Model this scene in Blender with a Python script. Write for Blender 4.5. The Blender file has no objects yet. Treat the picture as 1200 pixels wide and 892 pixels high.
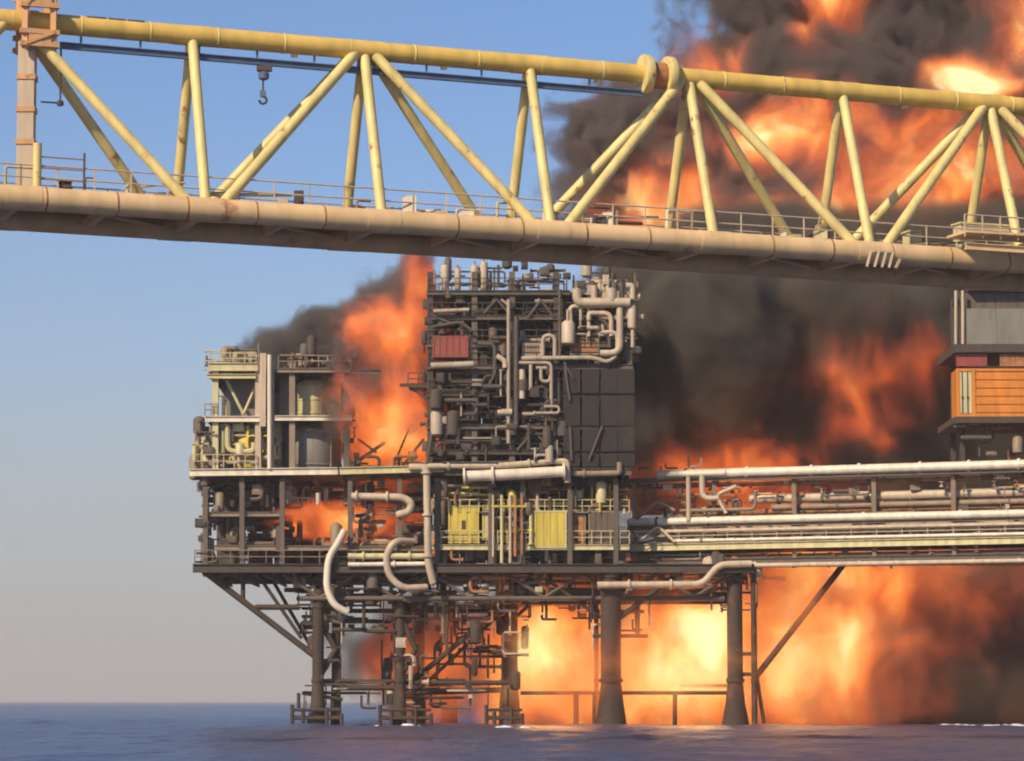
import bpy, math, random
import numpy as np
from mathutils import Vector

S = bpy.context.scene
R = math.radians
rnd = random.Random(7)

# ------------------------------------------------------------------ camera
FPX, CX, CY, CAMH = 3580.0, 600.0, 446.0, 2.0
PITCH = math.atan(376.0 / FPX)
cam_d = bpy.data.cameras.new('camera')
cam = bpy.data.objects.new('camera', cam_d)
S.collection.objects.link(cam)
cam.location = (0, 0, CAMH)
cam.rotation_euler = (math.pi / 2 + PITCH, 0, 0)
cam_d.sensor_width = 36.0
cam_d.lens = FPX / 1200.0 * 36.0
cam_d.clip_start = 1.0
cam_d.clip_end = 60000.0
S.camera = cam

# ------------------------------------------------------------------ sky and sun
SUN_AZ, SUN_EL = R(-142), R(36)
w = bpy.data.worlds.new('World')
S.world = w
w.use_nodes = True
nt = w.node_tree
bg = nt.nodes['Background']
sky = nt.nodes.new('ShaderNodeTexSky')
sky.sky_type = 'NISHITA'
sky.sun_disc = False
sky.sun_elevation = SUN_EL
sky.sun_rotation = SUN_AZ
sky.altitude = 0
sky.air_density = 1.0
sky.dust_density = 1.0
sky.ozone_density = 3.0
# dusty tan band of air low over the sea, the same all round the horizon
wtc = nt.nodes.new('ShaderNodeTexCoord')
wsp = nt.nodes.new('ShaderNodeSeparateXYZ')
nt.links.new(wtc.outputs['Generated'], wsp.inputs[0])
wmr = nt.nodes.new('ShaderNodeMapRange')
wmr.interpolation_type = 'SMOOTHSTEP'
wmr.inputs['From Min'].default_value = -0.05
wmr.inputs['From Max'].default_value = 0.205
wmr.inputs['To Min'].default_value = 1.0
wmr.inputs['To Max'].default_value = 0.0
wmx = nt.nodes.new('ShaderNodeMix')
wmx.data_type = 'RGBA'
# uneven drifting haze in that band
wns = nt.nodes.new('ShaderNodeTexNoise')
wns.inputs['Scale'].default_value = 7.0
wns.inputs['Detail'].default_value = 4.0
wmp = nt.nodes.new('ShaderNodeMapping')
wmp.inputs['Scale'].default_value = (1.0, 1.0, 2.2)
nt.links.new(wtc.outputs['Generated'], wmp.inputs['Vector'])
nt.links.new(wmp.outputs[0], wns.inputs['Vector'])
wm1 = nt.nodes.new('ShaderNodeMath')
wm1.operation = 'MULTIPLY_ADD'
wm1.inputs[1].default_value = 0.075
wm1.inputs[2].default_value = -0.037
nt.links.new(wns.outputs['Fac'], wm1.inputs[0])
wm2 = nt.nodes.new('ShaderNodeMath')
wm2.operation = 'ADD'
nt.links.new(wsp.outputs[2], wm2.inputs[0])
nt.links.new(wm1.outputs[0], wm2.inputs[1])
nt.links.new(wm2.outputs[0], wmr.inputs['Value'])
nt.links.new(wmr.outputs[0], wmx.inputs['Factor'])
wtn = nt.nodes.new('ShaderNodeMix')
wtn.data_type = 'RGBA'
wtn.blend_type = 'MULTIPLY'
wtn.inputs['Factor'].default_value = 1.0
wtn.inputs['B'].default_value = (0.86, 0.94, 1.12, 1)
nt.links.new(sky.outputs[0], wtn.inputs['A'])
nt.links.new(wtn.outputs['Result'], wmx.inputs['A'])
wmx.inputs['B'].default_value = (4.3, 3.98, 3.82, 1)
nt.links.new(wmx.outputs['Result'], bg.inputs[0])
bg.inputs[1].default_value = 0.105

sun_d = bpy.data.lights.new('sun', 'SUN')
sun_d.energy = 4.6
sun_d.angle = R(0.5)
sun_d.color = (1.0, 0.82, 0.58)
sun = bpy.data.objects.new('sun', sun_d)
S.collection.objects.link(sun)
to_sun = Vector((math.sin(SUN_AZ) * math.cos(SUN_EL), math.cos(SUN_AZ) * math.cos(SUN_EL), math.sin(SUN_EL)))
sun.rotation_euler = to_sun.to_track_quat('Z', 'Y').to_euler()
sun.location = to_sun * 400

S.view_settings.view_transform = 'Standard'
S.view_settings.look = 'None'
S.view_settings.exposure = 0.1
S.view_settings.gamma = 1.0
S.view_settings.use_curve_mapping = False
S.render.engine = 'CYCLES'
cy = S.cycles
cy.use_denoising = True
cy.max_bounces = 5
cy.diffuse_bounces = 2
cy.glossy_bounces = 2
cy.volume_bounces = 0
cy.transparent_max_bounces = 12
cy.use_adaptive_sampling = True
cy.adaptive_threshold = 0.055
cy.sample_clamp_indirect = 4.0
cy.pixel_filter_type = 'BLACKMAN_HARRIS'
cy.filter_width = 2.0
cy.volume_step_rate = 1.0

# ------------------------------------------------------------------ projection helper (photo pixel + distance -> point)
_f = Vector((0, math.cos(PITCH), math.sin(PITCH)))
_u = Vector((0, -math.sin(PITCH), math.cos(PITCH)))


def P(px, py, Y):
    d = _f * FPX + Vector((px - CX, 0, 0)) + _u * (CY - py)
    return Vector((0, 0, CAMH)) + d * (Y / d.y)


# ------------------------------------------------------------------ materials
def mat_new(name):
    m = bpy.data.materials.new(name)
    m.use_nodes = True
    return m, m.node_tree, m.node_tree.nodes['Principled BSDF']


def paint(name, col, rust=0.3, soot=0.2, rough=0.55, scale=0.9, metal=0.0, rustcol=(0.20, 0.075, 0.028)):
    """weathered paint: base colour, rust blotches, soot stains, fine relief"""
    m, t, b = mat_new(name)
    N, L = t.nodes, t.links
    geo = N.new('ShaderNodeNewGeometry')
    n1 = N.new('ShaderNodeTexNoise'); n1.inputs['Scale'].default_value = scale; n1.inputs['Detail'].default_value = 7
    n1.inputs['Roughness'].default_value = 0.65
    L.new(geo.outputs['Position'], n1.inputs['Vector'])
    mp = N.new('ShaderNodeMapping'); mp.inputs['Scale'].default_value = (1.4, 1.4, 0.22)
    L.new(geo.outputs['Position'], mp.inputs['Vector'])
    n2 = N.new('ShaderNodeTexNoise'); n2.inputs['Scale'].default_value = scale * 1.3; n2.inputs['Detail'].default_value = 6
    L.new(mp.outputs[0], n2.inputs['Vector'])

    def ramp(src, a, bb):
        r = N.new('ShaderNodeMapRange'); r.interpolation_type = 'SMOOTHSTEP'
        r.inputs['From Min'].default_value = a; r.inputs['From Max'].default_value = bb
        L.new(src, r.inputs['Value'])
        return r.outputs[0]

    def mix(fac, c1, c2):
        x = N.new('ShaderNodeMix'); x.data_type = 'RGBA'
        L.new(fac, x.inputs['Factor'])
        if isinstance(c1, tuple): x.inputs['A'].default_value = (*c1, 1)
        else: L.new(c1, x.inputs['A'])
        x.inputs['B'].default_value = (*c2, 1)
        return x.outputs['Result']
    v = mix(ramp(n2.outputs['Fac'], 0.3, 0.75), col, tuple(c * 0.72 for c in col))
    a = 0.78 - 0.42 * rust
    c = mix(ramp(n1.outputs['Fac'], a, a + 0.13), v, rustcol)
    a = 0.80 - 0.45 * soot
    c = mix(ramp(n2.outputs['Fac'], a, a + 0.2), c, (0.035, 0.03, 0.027))
    L.new(c, b.inputs['Base Color'])
    b.inputs['Roughness'].default_value = rough
    b.inputs['Metallic'].default_value = metal
    bp = N.new('ShaderNodeBump'); bp.inputs['Strength'].default_value = 0.25; bp.inputs['Distance'].default_value = 0.04
    L.new(n1.outputs['Fac'], bp.inputs['Height'])
    L.new(bp.outputs[0], b.inputs['Normal'])
    return m


M = {
    'chord': paint('bridge_chord_yellow', (0.76, 0.50, 0.115), 0.26, 0.16, 0.5, 0.6),
    'member': paint('bridge_member_yellow', (0.76, 0.60, 0.23), 0.46, 0.28, 0.5, 1.0),
    'tan': paint('weathered_tan', (0.74, 0.50, 0.25), 0.42, 0.16, 0.6, 0.5, rustcol=(0.42, 0.19, 0.08)),
    'rust': paint('rust', (0.42, 0.18, 0.07), 0.7, 0.25, 0.8, 1.2),
    'peach': paint('peach_paint', (0.66, 0.36, 0.16), 0.45, 0.15, 0.7, 1.0),
    'bluegrey': paint('blue_grey_steel', (0.10, 0.14, 0.22), 0.1, 0.2, 0.5),
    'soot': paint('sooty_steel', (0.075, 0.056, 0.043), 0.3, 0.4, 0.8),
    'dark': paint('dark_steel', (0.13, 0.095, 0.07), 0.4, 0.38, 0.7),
    'steel': paint('grey_steel', (0.28, 0.20, 0.135), 0.45, 0.28, 0.6),
    'pale': paint('pale_pipe', (0.54, 0.42, 0.29), 0.32, 0.22, 0.55, 1.2),
    'smoke_black': paint('dense_smoke_black', (0.03, 0.023, 0.018), 0.12, 0.3, 0.9),  # near-black tone standing in for dense smoke on the tower
    'smoked': paint('smoke_stained_pipe', (0.42, 0.33, 0.24), 0.32, 0.36, 0.6, 1.2),
    'smoked_steel': paint('smoke_stained_steel', (0.095, 0.072, 0.055), 0.4, 0.45, 0.75),
    'white': paint('white_paint', (0.76, 0.65, 0.50), 0.16, 0.08, 0.45, 0.8),
    'yellow': paint('yellow_paint', (0.62, 0.47, 0.07), 0.2, 0.2, 0.5),
    'cream': paint('yellow_cream', (0.60, 0.52, 0.27), 0.35, 0.28, 0.55),
    'red': paint('red_paint', (0.30, 0.06, 0.045), 0.45, 0.5, 0.6),
    'orange': paint('orange_paint', (0.70, 0.235, 0.025), 0.25, 0.2, 0.5),
    'panel': paint('grey_panel', (0.22, 0.20, 0.165), 0.4, 0.35, 0.65),
    'jacket': paint('jacket_steel', (0.062, 0.038, 0.024), 0.45, 0.35, 0.8),
    'glass': paint('dark_glass', (0.03, 0.03, 0.035), 0.0, 0.0, 0.15),
}


# ------------------------------------------------------------------ mesh building
class MB:
    def __init__(s):
        s.v, s.f = [], []

    def add(s, vs, fs):
        o = len(s.v)
        s.v += [Vector(x) for x in vs]
        s.f += [tuple(i + o for i in q) for q in fs]
        return s

    def box(s, a, b):
        x0, x1 = sorted((a[0], b[0])); y0, y1 = sorted((a[1], b[1])); z0, z1 = sorted((a[2], b[2]))
        return s.add([(x0, y0, z0), (x1, y0, z0), (x1, y1, z0), (x0, y1, z0), (x0, y0, z1), (x1, y0, z1), (x1, y1, z1), (x0, y1, z1)],
                     [(3, 2, 1, 0), (4, 5, 6, 7), (0, 1, 5, 4), (1, 2, 6, 5), (2, 3, 7, 6), (3, 0, 4, 7)])

    def prof(s, p0, p1, pts, up=(0, 0, 1)):
        """extrude a closed 2D profile from p0 to p1"""
        p0, p1 = Vector(p0), Vector(p1)
        d = (p1 - p0).normalized()
        up = Vector(up)
        if abs(d.dot(up)) > 0.95: up = Vector((0, 1, 0))
        a = d.cross(up).normalized(); b = a.cross(d).normalized()
        n = len(pts)
        vs = [p + a * x + b * y for p in (p0, p1) for x, y in pts]
        fs = [(i, (i + 1) % n, n + (i + 1) % n, n + i) for i in range(n)]
        return s.add(vs, fs + [tuple(range(n - 1, -1, -1)), tuple(range(n, 2 * n))])

    def ibeam(s, p0, p1, w, h=None, t=None):
        h = h or w; t = t or 0.16 * w; tw = t * 0.7
        x, y = w / 2, h / 2
        return s.prof(p0, p1, [(-x, -y), (x, -y), (x, -y + t), (tw, -y + t), (tw, y - t), (x, y - t), (x, y), (-x, y), (-x, y - t), (-tw, y - t), (-tw, -y + t), (-x, -y + t)])

    def bar(s, p0, p1, w, h=None):
        h = h or w
        return s.prof(p0, p1, [(-w / 2, -h / 2), (w / 2, -h / 2), (w / 2, h / 2), (-w / 2, h / 2)])

    def tube(s, pts, r, n=8, cap=True):
        pts = [Vector(p) for p in pts]
        m = len(pts)
        rs = r if isinstance(r, (list, tuple)) else [r] * m
        T = []
        for i in range(m):
            a = pts[max(i - 1, 0)]; b = pts[min(i + 1, m - 1)]
            d = (b - a)
            if 0 < i < m - 1:
                d = (pts[i] - a).normalized() + (b - pts[i]).normalized()
            T.append(d.normalized() if d.length > 1e-9 else Vector((0, 0, 1)))
        ref = Vector((0, 0, 1)) if abs(T[0].z) < 0.9 else Vector((0, 1, 0))
        vs, nrm = [], None
        for i in range(m):
            if nrm is None: nrm = T[i].cross(ref).normalized()
            else:
                nrm = (nrm - T[i] * nrm.dot(T[i]))
                nrm = nrm.normalized() if nrm.length > 1e-6 else T[i].orthogonal().normalized()
            b = T[i].cross(nrm)
            for k in range(n):
                an = 2 * math.pi * k / n
                vs.append(pts[i] + (nrm * math.cos(an) + b * math.sin(an)) * rs[i])
        fs = [(i * n + k, i * n + (k + 1) % n, (i + 1) * n + (k + 1) % n, (i + 1) * n + k) for i in range(m - 1) for k in range(n)]
        if cap: fs += [tuple(range(n - 1, -1, -1)), tuple(range((m - 1) * n, m * n))]
        return s.add(vs, fs)

    def lathe(s, base, prof, n=12, axis=(0, 0, 1)):
        ax = Vector(axis).normalized()
        return s.tube([Vector(base) + ax * z for r, z in prof], [max(r, 0.002) for r, z in prof], n) if False else s._lathe(base, prof, n, ax)

    def _lathe(s, base, prof, n, ax):
        a = ax.orthogonal().normalized(); b = ax.cross(a)
        base = Vector(base)
        vs = [base + ax * z + (a * math.cos(2 * math.pi * k / n) + b * math.sin(2 * math.pi * k / n)) * max(r, 0.003) for r, z in prof for k in range(n)]
        m = len(prof)
        fs = [(i * n + k, i * n + (k + 1) % n, (i + 1) * n + (k + 1) % n, (i + 1) * n + k) for i in range(m - 1) for k in range(n)]
        return s.add(vs, fs + [tuple(range(n - 1, -1, -1)), tuple(range((m - 1) * n, m * n))])


def fillet(pts, r, n=4):
    pts = [Vector(p) for p in pts]
    out = [pts[0]]
    for i in range(1, len(pts) - 1):
        a, b, c = pts[i - 1], pts[i], pts[i + 1]
        d1, d2 = (a - b), (c - b)
        k = min(r, d1.length * 0.48, d2.length * 0.48)
        q0, q1 = b + d1.normalized() * k, b + d2.normalized() * k
        for j in range(n + 1):
            t = j / n
            out.append(q0 * (1 - t) ** 2 + b * 2 * t * (1 - t) + q1 * t * t)
    return out + [pts[-1]]


def obj(name, mb, mat, parent=None, smooth=None):
    base = parent.matrix_base if False else None
    off = Vector(parent['_w']) if parent is not None else None
    if off is None:
        xs = [v.x for v in mb.v]; ys = [v.y for v in mb.v]; zs = [v.z for v in mb.v]
        off = Vector(((min(xs) + max(xs)) / 2, (min(ys) + max(ys)) / 2, min(zs)))
    me = bpy.data.meshes.new(name)
    me.from_pydata([tuple(v - off) for v in mb.v], [], mb.f)
    me.materials.append(mat if not isinstance(mat, str) else M[mat])
    if smooth is not None:
        for p in me.polygons: p.use_smooth = True
        try: me.set_sharp_from_angle(angle=R(smooth))
        except Exception: pass
    o = bpy.data.objects.new(name, me)
    S.collection.objects.link(o)
    if parent is None:
        o.location = off
    else:
        o.parent = parent
    o['_w'] = tuple(off)
    return o


def tag(o, label, cat, group=None, kind=None):
    o['label'] = label; o['category'] = cat
    if group: o['group'] = group
    if kind: o['kind'] = kind
    return o


def thing(name, label, cat, loc, group=None):
    o = bpy.data.objects.new(name, None)
    o.empty_display_size = 0.5
    S.collection.objects.link(o)
    o.location = loc
    o['_w'] = tuple(loc)
    return tag(o, label, cat, group)


def pipe(parent, pts, r, mat='pale', name='pipe', n=8, bend=None):
    return obj(name, MB().tube(fillet(pts, bend if bend else r * 3), r, n), mat, parent, 50)


def beam(parent, a, b, wd, mat='steel', name='beam', h=None):
    return obj(name, MB().ibeam(a, b, wd, h), mat, parent)


def railing(parent, a, b, h=1.1, sp=1.5, r=0.035, mat='steel', name='handrail'):
    a, b = Vector(a), Vector(b)
    L = (b - a).length; n = max(1, round(L / sp))
    mb = MB()
    for i in range(n + 1):
        p = a.lerp(b, i / n)
        mb.tube([p, p + Vector((0, 0, h))], r, 5)
    for k in (0.5, 1.0):
        mb.tube([a + Vector((0, 0, h * k)), b + Vector((0, 0, h * k))], r, 5)
    return obj(name, mb, mat, parent)


# ================================================================== sea
def axis_grid(fine0, fine1, step, far, grow=1.05):
    a = list(np.arange(fine0, fine1 + 1e-6, step))
    s = step; x = fine0; lo = []
    while x > -far:
        s *= grow; x -= s; lo.append(x)
    s = step; x = fine1; hi = []
    while x < far:
        s *= grow; x += s; hi.append(x)
    return np.array(lo[::-1] + a + hi)


def build_sea():
    xs = axis_grid(-56, 60, 0.6, 30000.0)
    ys = axis_grid(84, 330, 0.6, 30000.0)
    X, Y = np.meshgrid(xs, ys)
    Z = np.zeros_like(X)
    rg = np.random.RandomState(3)
    dx = np.gradient(xs)[None, :] + 0 * X
    dy = np.gradient(ys)[:, None] + 0 * X
    cell = np.maximum(dx, dy)
    for lam, amp in ((31, .11), (22, .10), (15, .09), (11, .07), (8, .06), (6.1, .05), (4.7, .04), (3.6, .032), (2.8, .024), (2.1, .016)):
        for _ in range(3):
            th = rg.normal(1.2, 0.6); ph = rg.rand() * 6.28; l = lam * (0.85 + 0.3 * rg.rand()); k = 2 * math.pi / l
            fade = np.clip(1.6 - cell * 3.0 / l, 0, 1)
            a = np.sin(k * (math.cos(th) * X + math.sin(th) * Y) + ph)
            Z += amp * 0.45 * fade * (1 - 2 * np.abs(a) ** 1.5 * 0.5 + a * 0.5 - 0.5)
    ny, nx = X.shape
    v = np.stack([X, Y, Z], -1).reshape(-1, 3)
    i = np.arange(ny * nx).reshape(ny, nx)
    f = np.stack([i[:-1, :-1], i[:-1, 1:], i[1:, 1:], i[1:, :-1]], -1).reshape(-1, 4)
    me = bpy.data.meshes.new('sea')
    me.vertices.add(len(v)); me.vertices.foreach_set('co', v.ravel())
    me.loops.add(f.size); me.loops.foreach_set('vertex_index', f.ravel())
    me.polygons.add(len(f)); me.polygons.foreach_set('loop_start', np.arange(0, f.size, 4))
    me.update(calc_edges=True); me.validate()
    me.polygons.foreach_set('use_smooth', np.ones(len(f), bool))
    m, t, b = mat_new('sea_water')
    N, L = t.nodes, t.links
    b.inputs['Base Color'].default_value = (0.058, 0.064, 0.118, 1)
    b.inputs['Roughness'].default_value = 0.28
    b.inputs['IOR'].default_value = 1.33
    geo = N.new('ShaderNodeNewGeometry')
    n1 = N.new('ShaderNodeTexNoise'); n1.inputs['Scale'].default_value = 0.9; n1.inputs['Detail'].default_value = 6
    L.new(geo.outputs['Position'], n1.inputs['Vector'])
    bp = N.new('ShaderNodeBump'); bp.inputs['Strength'].default_value = 0.6; bp.inputs['Distance'].default_value = 0.4
    L.new(n1.outputs['Fac'], bp.inputs['Height']); L.new(bp.outputs[0], b.inputs['Normal'])
    me.materials.append(m)
    o = bpy.data.objects.new('sea', me); S.collection.objects.link(o)
    tag(o, 'dull blue choppy sea stretching to the horizon below the platform', 'sea', kind='structure')


build_sea()


# ================================================================== yellow truss bridge
TA, TB = P(75, 29, 138.0), P(1150, 121, 154.0)            # top chord
FA, FB = P(75, 236, 135.15), P(1150, 307, 151.15)           # near bottom chord
bdir = (TB - TA); bdir.z = 0; bdir.normalize()
bperp = Vector((-bdir.y, bdir.x, 0))                      # away from the camera
BW = 6.0
Hz = Vector((0, 0, 1))


def top_at(s):
    d = (TB - TA); t = s / math.hypot(d.x, d.y)
    return TA + d * t


def foot(s, side):
    z0 = FA.z + (FB.z - FA.z) * s / (TB - TA).length
    p = top_at(s)
    return Vector((p.x, p.y, z0)) + bperp * (BW / 2 * side)


def s_of(px):
    lo, hi = -60.0, 90.0
    for _ in range(40):
        mid = (lo + hi) / 2
        p = top_at(mid) - Vector((0, 0, CAMH))
        u = CX + FPX * p.x / p.dot(_f)
        if u < px: lo = mid
        else: hi = mid
    return lo


s0, s1 = s_of(225), s_of(620)
PAN = (s1 - s0) / 2
nodes = [s0 + PAN * k for k in range(-3, 8)]      # index 3 = node above px 225
SB, SE = nodes[0] - 1, nodes[-1] + 1
br = thing('truss_bridge', 'long yellow tubular truss bridge crossing in front of the burning platform', 'bridge', foot(s0, 0))
tc = obj('top_chord', MB().tube([top_at(SB + (SE - SB) * k / 20) for k in range(21)], 0.47, 16), 'chord', br, 50)
for side in (-1, 1):
    obj('bottom_chord', MB().tube([foot(SB, side), foot(SE, side)], 0.55, 16), 'tan', br, 50)
for i, s in enumerate(nodes):
    for side in (-1, 1):
        a = top_at(s) - Hz * 0.3 + bperp * side * 0.15; b = foot(s, side) + Hz * 0.3
        if i != 2: obj('post', MB().tube([a, b], 0.25, 10), 'member', br, 50)
        if i % 2 == 0:          # even nodes: top joints where diagonals start
            for j in (i - 1, i + 1):
                if 0 <= j < len(nodes):
                    e = foot(nodes[j], side) + Hz * 0.25
                    st = top_at(s) + bdir * 0.5 * (j - i) - Hz * 0.25 + bperp * side * 0.2
                    e = e - bdir * 0.75 * (j - i)
                    obj('diagonal', MB().tube([st, e], 0.265, 10), 'member', br, 50)
    # floor beam between the two bottom chords, gusset sleeves on the top chord
    beam(br, foot(s, -1), foot(s, 1), 0.35, 'tan', 'floor_beam', 0.5)
    obj('node_sleeve', MB().tube([top_at(s) - bdir * 0.9, top_at(s) + bdir * 0.9], 0.485, 16), 'chord', tc, 50)
    if i < len(nodes) - 1:
        m0 = s + PAN / 2
        beam(br, foot(m0, -1), foot(m0, 1), 0.28, 'tan', 'floor_beam', 0.4)
        obj('floor_brace', MB().tube([foot(s, -1), foot(nodes[i + 1], 1)], 0.11, 8), 'tan', br, 50)
# walkway of grating panels
for i in range(len(nodes) - 1):
    for h in range(2):
        a = nodes[i] + PAN * h / 2 + 0.03; b = a + PAN / 2 - 0.06
        q = [foot(a, -0.9), foot(b, -0.9), foot(b, 0.9), foot(a, 0.9)]
        obj('walkway_panel', MB().add([p + Hz * 0.42 for p in q] + [p + Hz * 0.50 for p in q],
            [(3, 2, 1, 0), (4, 5, 6, 7), (0, 1, 5, 4), (1, 2, 6, 5), (2, 3, 7, 6), (3, 0, 4, 7)]), 'steel', br)
    for side in (-0.84, 0.84):
        railing(br, foot(nodes[i], side) + Hz * 0.5, foot(nodes[i + 1], side) + Hz * 0.5, 1.1, 1.55, 0.04, 'pale')
# service pipes lying on the walkway edge
for off, rr, zz, mm in ((-0.2, 0.16, 0.72, 'pale'), (0.1, 0.1, 0.66, 'steel'), (0.38, 0.2, 0.76, 'white')):
    obj('service_pipe', MB().tube([foot(SB, off) + Hz * zz, foot(SE, off) + Hz * zz], rr, 8), mm, br, 50)
# flange collars round the top chord near the fourth top joint
for px in (756, 783):
    s = s_of(px)
    obj('flange_collar', MB()._lathe(top_at(s) - bdir * 0.22, [(0.47, 0), (0.95, 0.02), (0.98, 0.1), (0.98, 0.34), (0.95, 0.42), (0.47, 0.44)], 20, bdir), 'member', tc, 40)
s = s_of(770)
obj('chord_joint', MB().tube([top_at(s) - bdir * 0.36, top_at(s) + bdir * 0.36], 0.66, 16), 'rust', tc, 50)
# hoist runway beam slung below the top chord
ra, rb_ = s_of(70), s_of(755)
dz = Hz * 0.98
beam(br, top_at(ra) - dz, top_at(rb_) - dz, 0.26, 'bluegrey', 'runway_beam', 0.30)
k = ra + 1
while k < rb_:
    obj('beam_hanger', MB().bar(top_at(k) - dz + Hz * 0.12, top_at(k) - Hz * 0.4, 0.1), 'bluegrey', br)
    k += PAN / 3
# dark patches on the chord near the left end: short dark sleeves set on it
for px, wd in ((112, 0.9), (136, 0.8), (158, 0.8)):
    s = s_of(px)
    obj('dark_sleeve', MB().tube([top_at(s) - bdir * wd * 0.5 + Hz * 0.10, top_at(s) + bdir * wd * 0.5 + Hz * 0.10], 0.40, 14), 'soot', tc, 50)
# node feet plates on the near chord
for i, s in enumerate(nodes):
    for side in (-1, 1):
        obj('chord_saddle', MB().tube([foot(s, side) - bdir * 0.8, foot(s, side) + bdir * 0.8], 0.575, 16), 'tan', br, 50)
# lifting lugs along the chord
for px in (345, 520, 700, 900, 1060):
    s = s_of(px); p = top_at(s)
    obj('lug', MB().box(p + Vector((-0.16, -0.05, -0.62)), p + Vector((0.16, 0.05, -0.42))), 'member', tc)

g = random.Random(91)
for _ in range(120):
    a = g.uniform(SB + 6, SE - 6); v = g.choice((-0.78, -0.6, 0.6, 0.78, 0.2)); p = foot(a, v) + Hz * 0.5
    t_ = g.random(); mt_ = g.choice(('pale', 'steel', 'soot', 'cream', 'white'))
    if t_ < .35:
        hgt = g.uniform(.3, 1.3)
        obj('stanchion', MB().tube(fillet([p, p + Hz * hgt, p + Hz * hgt + bdir * g.uniform(.3, 1.6)], .12), g.uniform(.04, .08), 6), mt_, br, 50)
    elif t_ < .7:
        obj('junction_box', MB().box(p, p + Vector((g.uniform(.25, .8), .3, g.uniform(.25, .9)))), mt_, br)
    else:
        obj('conduit', MB().tube([p + Hz * g.uniform(.1, .9), p + Hz * g.uniform(.1, .9) + bdir * g.uniform(1.5, 5)], g.uniform(.04, .1), 6), mt_, br, 50)
# weld seams round the chords
k = SB + 1.5
while k < SE:
    obj('weld_seam', MB()._lathe(top_at(k), [(.46, 0), (.492, .03), (.492, .07), (.46, .1)], 16, bdir), 'member', tc, 40)
    obj('weld_seam', MB()._lathe(foot(k + 1.1, -1), [(.54, 0), (.572, .03), (.572, .08), (.54, .11)], 16, bdir), 'rust', br, 40)
    k += PAN / 2.6
# hook hanging from the runway beam
s = s_of(310); p = top_at(s) - dz
hk = thing('chain_hoist', 'small dark chain hoist with hook hanging under the bridge top chord', 'hoist', p - Hz * 1.95)
obj('trolley', MB().box(p + Vector((-0.35, -0.2, -0.42)), p + Vector((0.35, 0.2, -0.17))), 'soot', hk)
obj('motor', MB()._lathe(p + Vector((-0.02, 0, -0.85)), [(0.12, 0), (0.24, 0.06), (0.26, 0.3), (0.16, 0.42)], 10, Vector((0, 0, 1))), 'bluegrey', hk, 40)
obj('chain', MB().tube([p + Vector((-0.05, 0, -0.8)), p + Vector((-0.05, 0, -1.55))], 0.045, 6), 'soot', hk)
obj('hook_block', MB().box(p + Vector((-0.19, -0.1, -1.65)), p + Vector((0.08, 0.1, -1.35))), 'bluegrey', hk)
obj('hook', MB().tube([p + Vector((-0.05 + 0.17 * math.cos(t) * 1.0, 0, -1.80 + 0.17 * math.sin(t))) for t in [R(100 - 20 * k) for k in range(15)]], 0.06, 7), 'soot', hk, 60)

# rusty end frame by the left edge, standing on the chords
s = s_of(40)
fr = thing('end_frame', 'peach orange boxy frame clamped round the left end of the bridge top chord', 'frame', top_at(s) - Hz * 1.2)
for du in (-0.55, 0.75):
    for dv in (-0.75, 0.75):
        obj('post', MB().bar(top_at(s) + bdir * du + bperp * dv - Hz * 1.4, top_at(s) + bdir * du + bperp * dv + Hz * 2.6, 0.26), 'peach', fr)
for z in (-1.2, -0.62, 0.62, 1.2, 2.4):
    for dv in (-0.9, 0.9):
        obj('rail', MB().bar(top_at(s) - bdir * 0.8 + bperp * dv + Hz * z, top_at(s) + bdir * 1.0 + bperp * dv + Hz * z, 0.22), 'peach', fr)
    for du in (-0.55, 0.75):
        obj('crosspiece', MB().bar(top_at(s) + bdir * (du + 0.14) - bperp * 0.8 + Hz * (z - 0.02), top_at(s) + bdir * (du + 0.14) + bperp * 0.8 + Hz * (z - 0.02), 0.18), 'peach', fr)
for z0, z1 in ((-1.2, -0.62), (0.62, 2.4)):
    obj('brace', MB().bar(top_at(s) + bdir * -0.55 - bperp * 0.98 + Hz * z0, top_at(s) + bdir * 0.75 - bperp * 0.98 + Hz * z1, 0.16), 'peach', fr)
for z in (-1.12, 0.72, 1.3, 1.88):
    q = [top_at(s) + bdir * a - bperp * 0.98 + Hz * (z + c) for a, c in ((-0.42, 0), (0.62, 0), (0.62, 0.46), (-0.42, 0.46))]
    obj('side_plate', MB().add(q + [v + bperp * 0.06 for v in q], [(0, 1, 2, 3), (7, 6, 5, 4), (0, 4, 5, 1), (1, 5, 6, 2), (2, 6, 7, 3), (3, 7, 4, 0)]), 'peach', fr)
p = top_at(s_of(33))
obj('support_post', MB().bar(p - Hz * 1.0, Vector((p.x, p.y, FA.z + 0.5)), 0.75), 'pale', fr)
for z in (-2.5, -4.0, -5.5):
    obj('post_band', MB().bar(p + Hz * z, p + Hz * (z - .25), 0.86), 'peach', fr)
# lantern on a bent arm below the frame
p = top_at(s_of(70)) - bperp * 0.4
ln = thing('bridge_lantern', 'thin black lamp on a bent arm below the left bridge end', 'lamp', p - Hz * 4.0)
obj('arm', MB().tube(fillet([p - Hz * 1.2, p - Hz * 3.75, p - Hz * 3.75 - bdir * 0.9], 0.2), 0.045, 6), 'soot', ln, 50)
obj('lamp_head', MB()._lathe(p - Hz * 3.9, [(0.06, 0), (0.16, 0.04), (0.16, 0.22), (0.05, 0.3)], 8, Vector((0, 0, 1))), 'soot', ln, 40)

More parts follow.
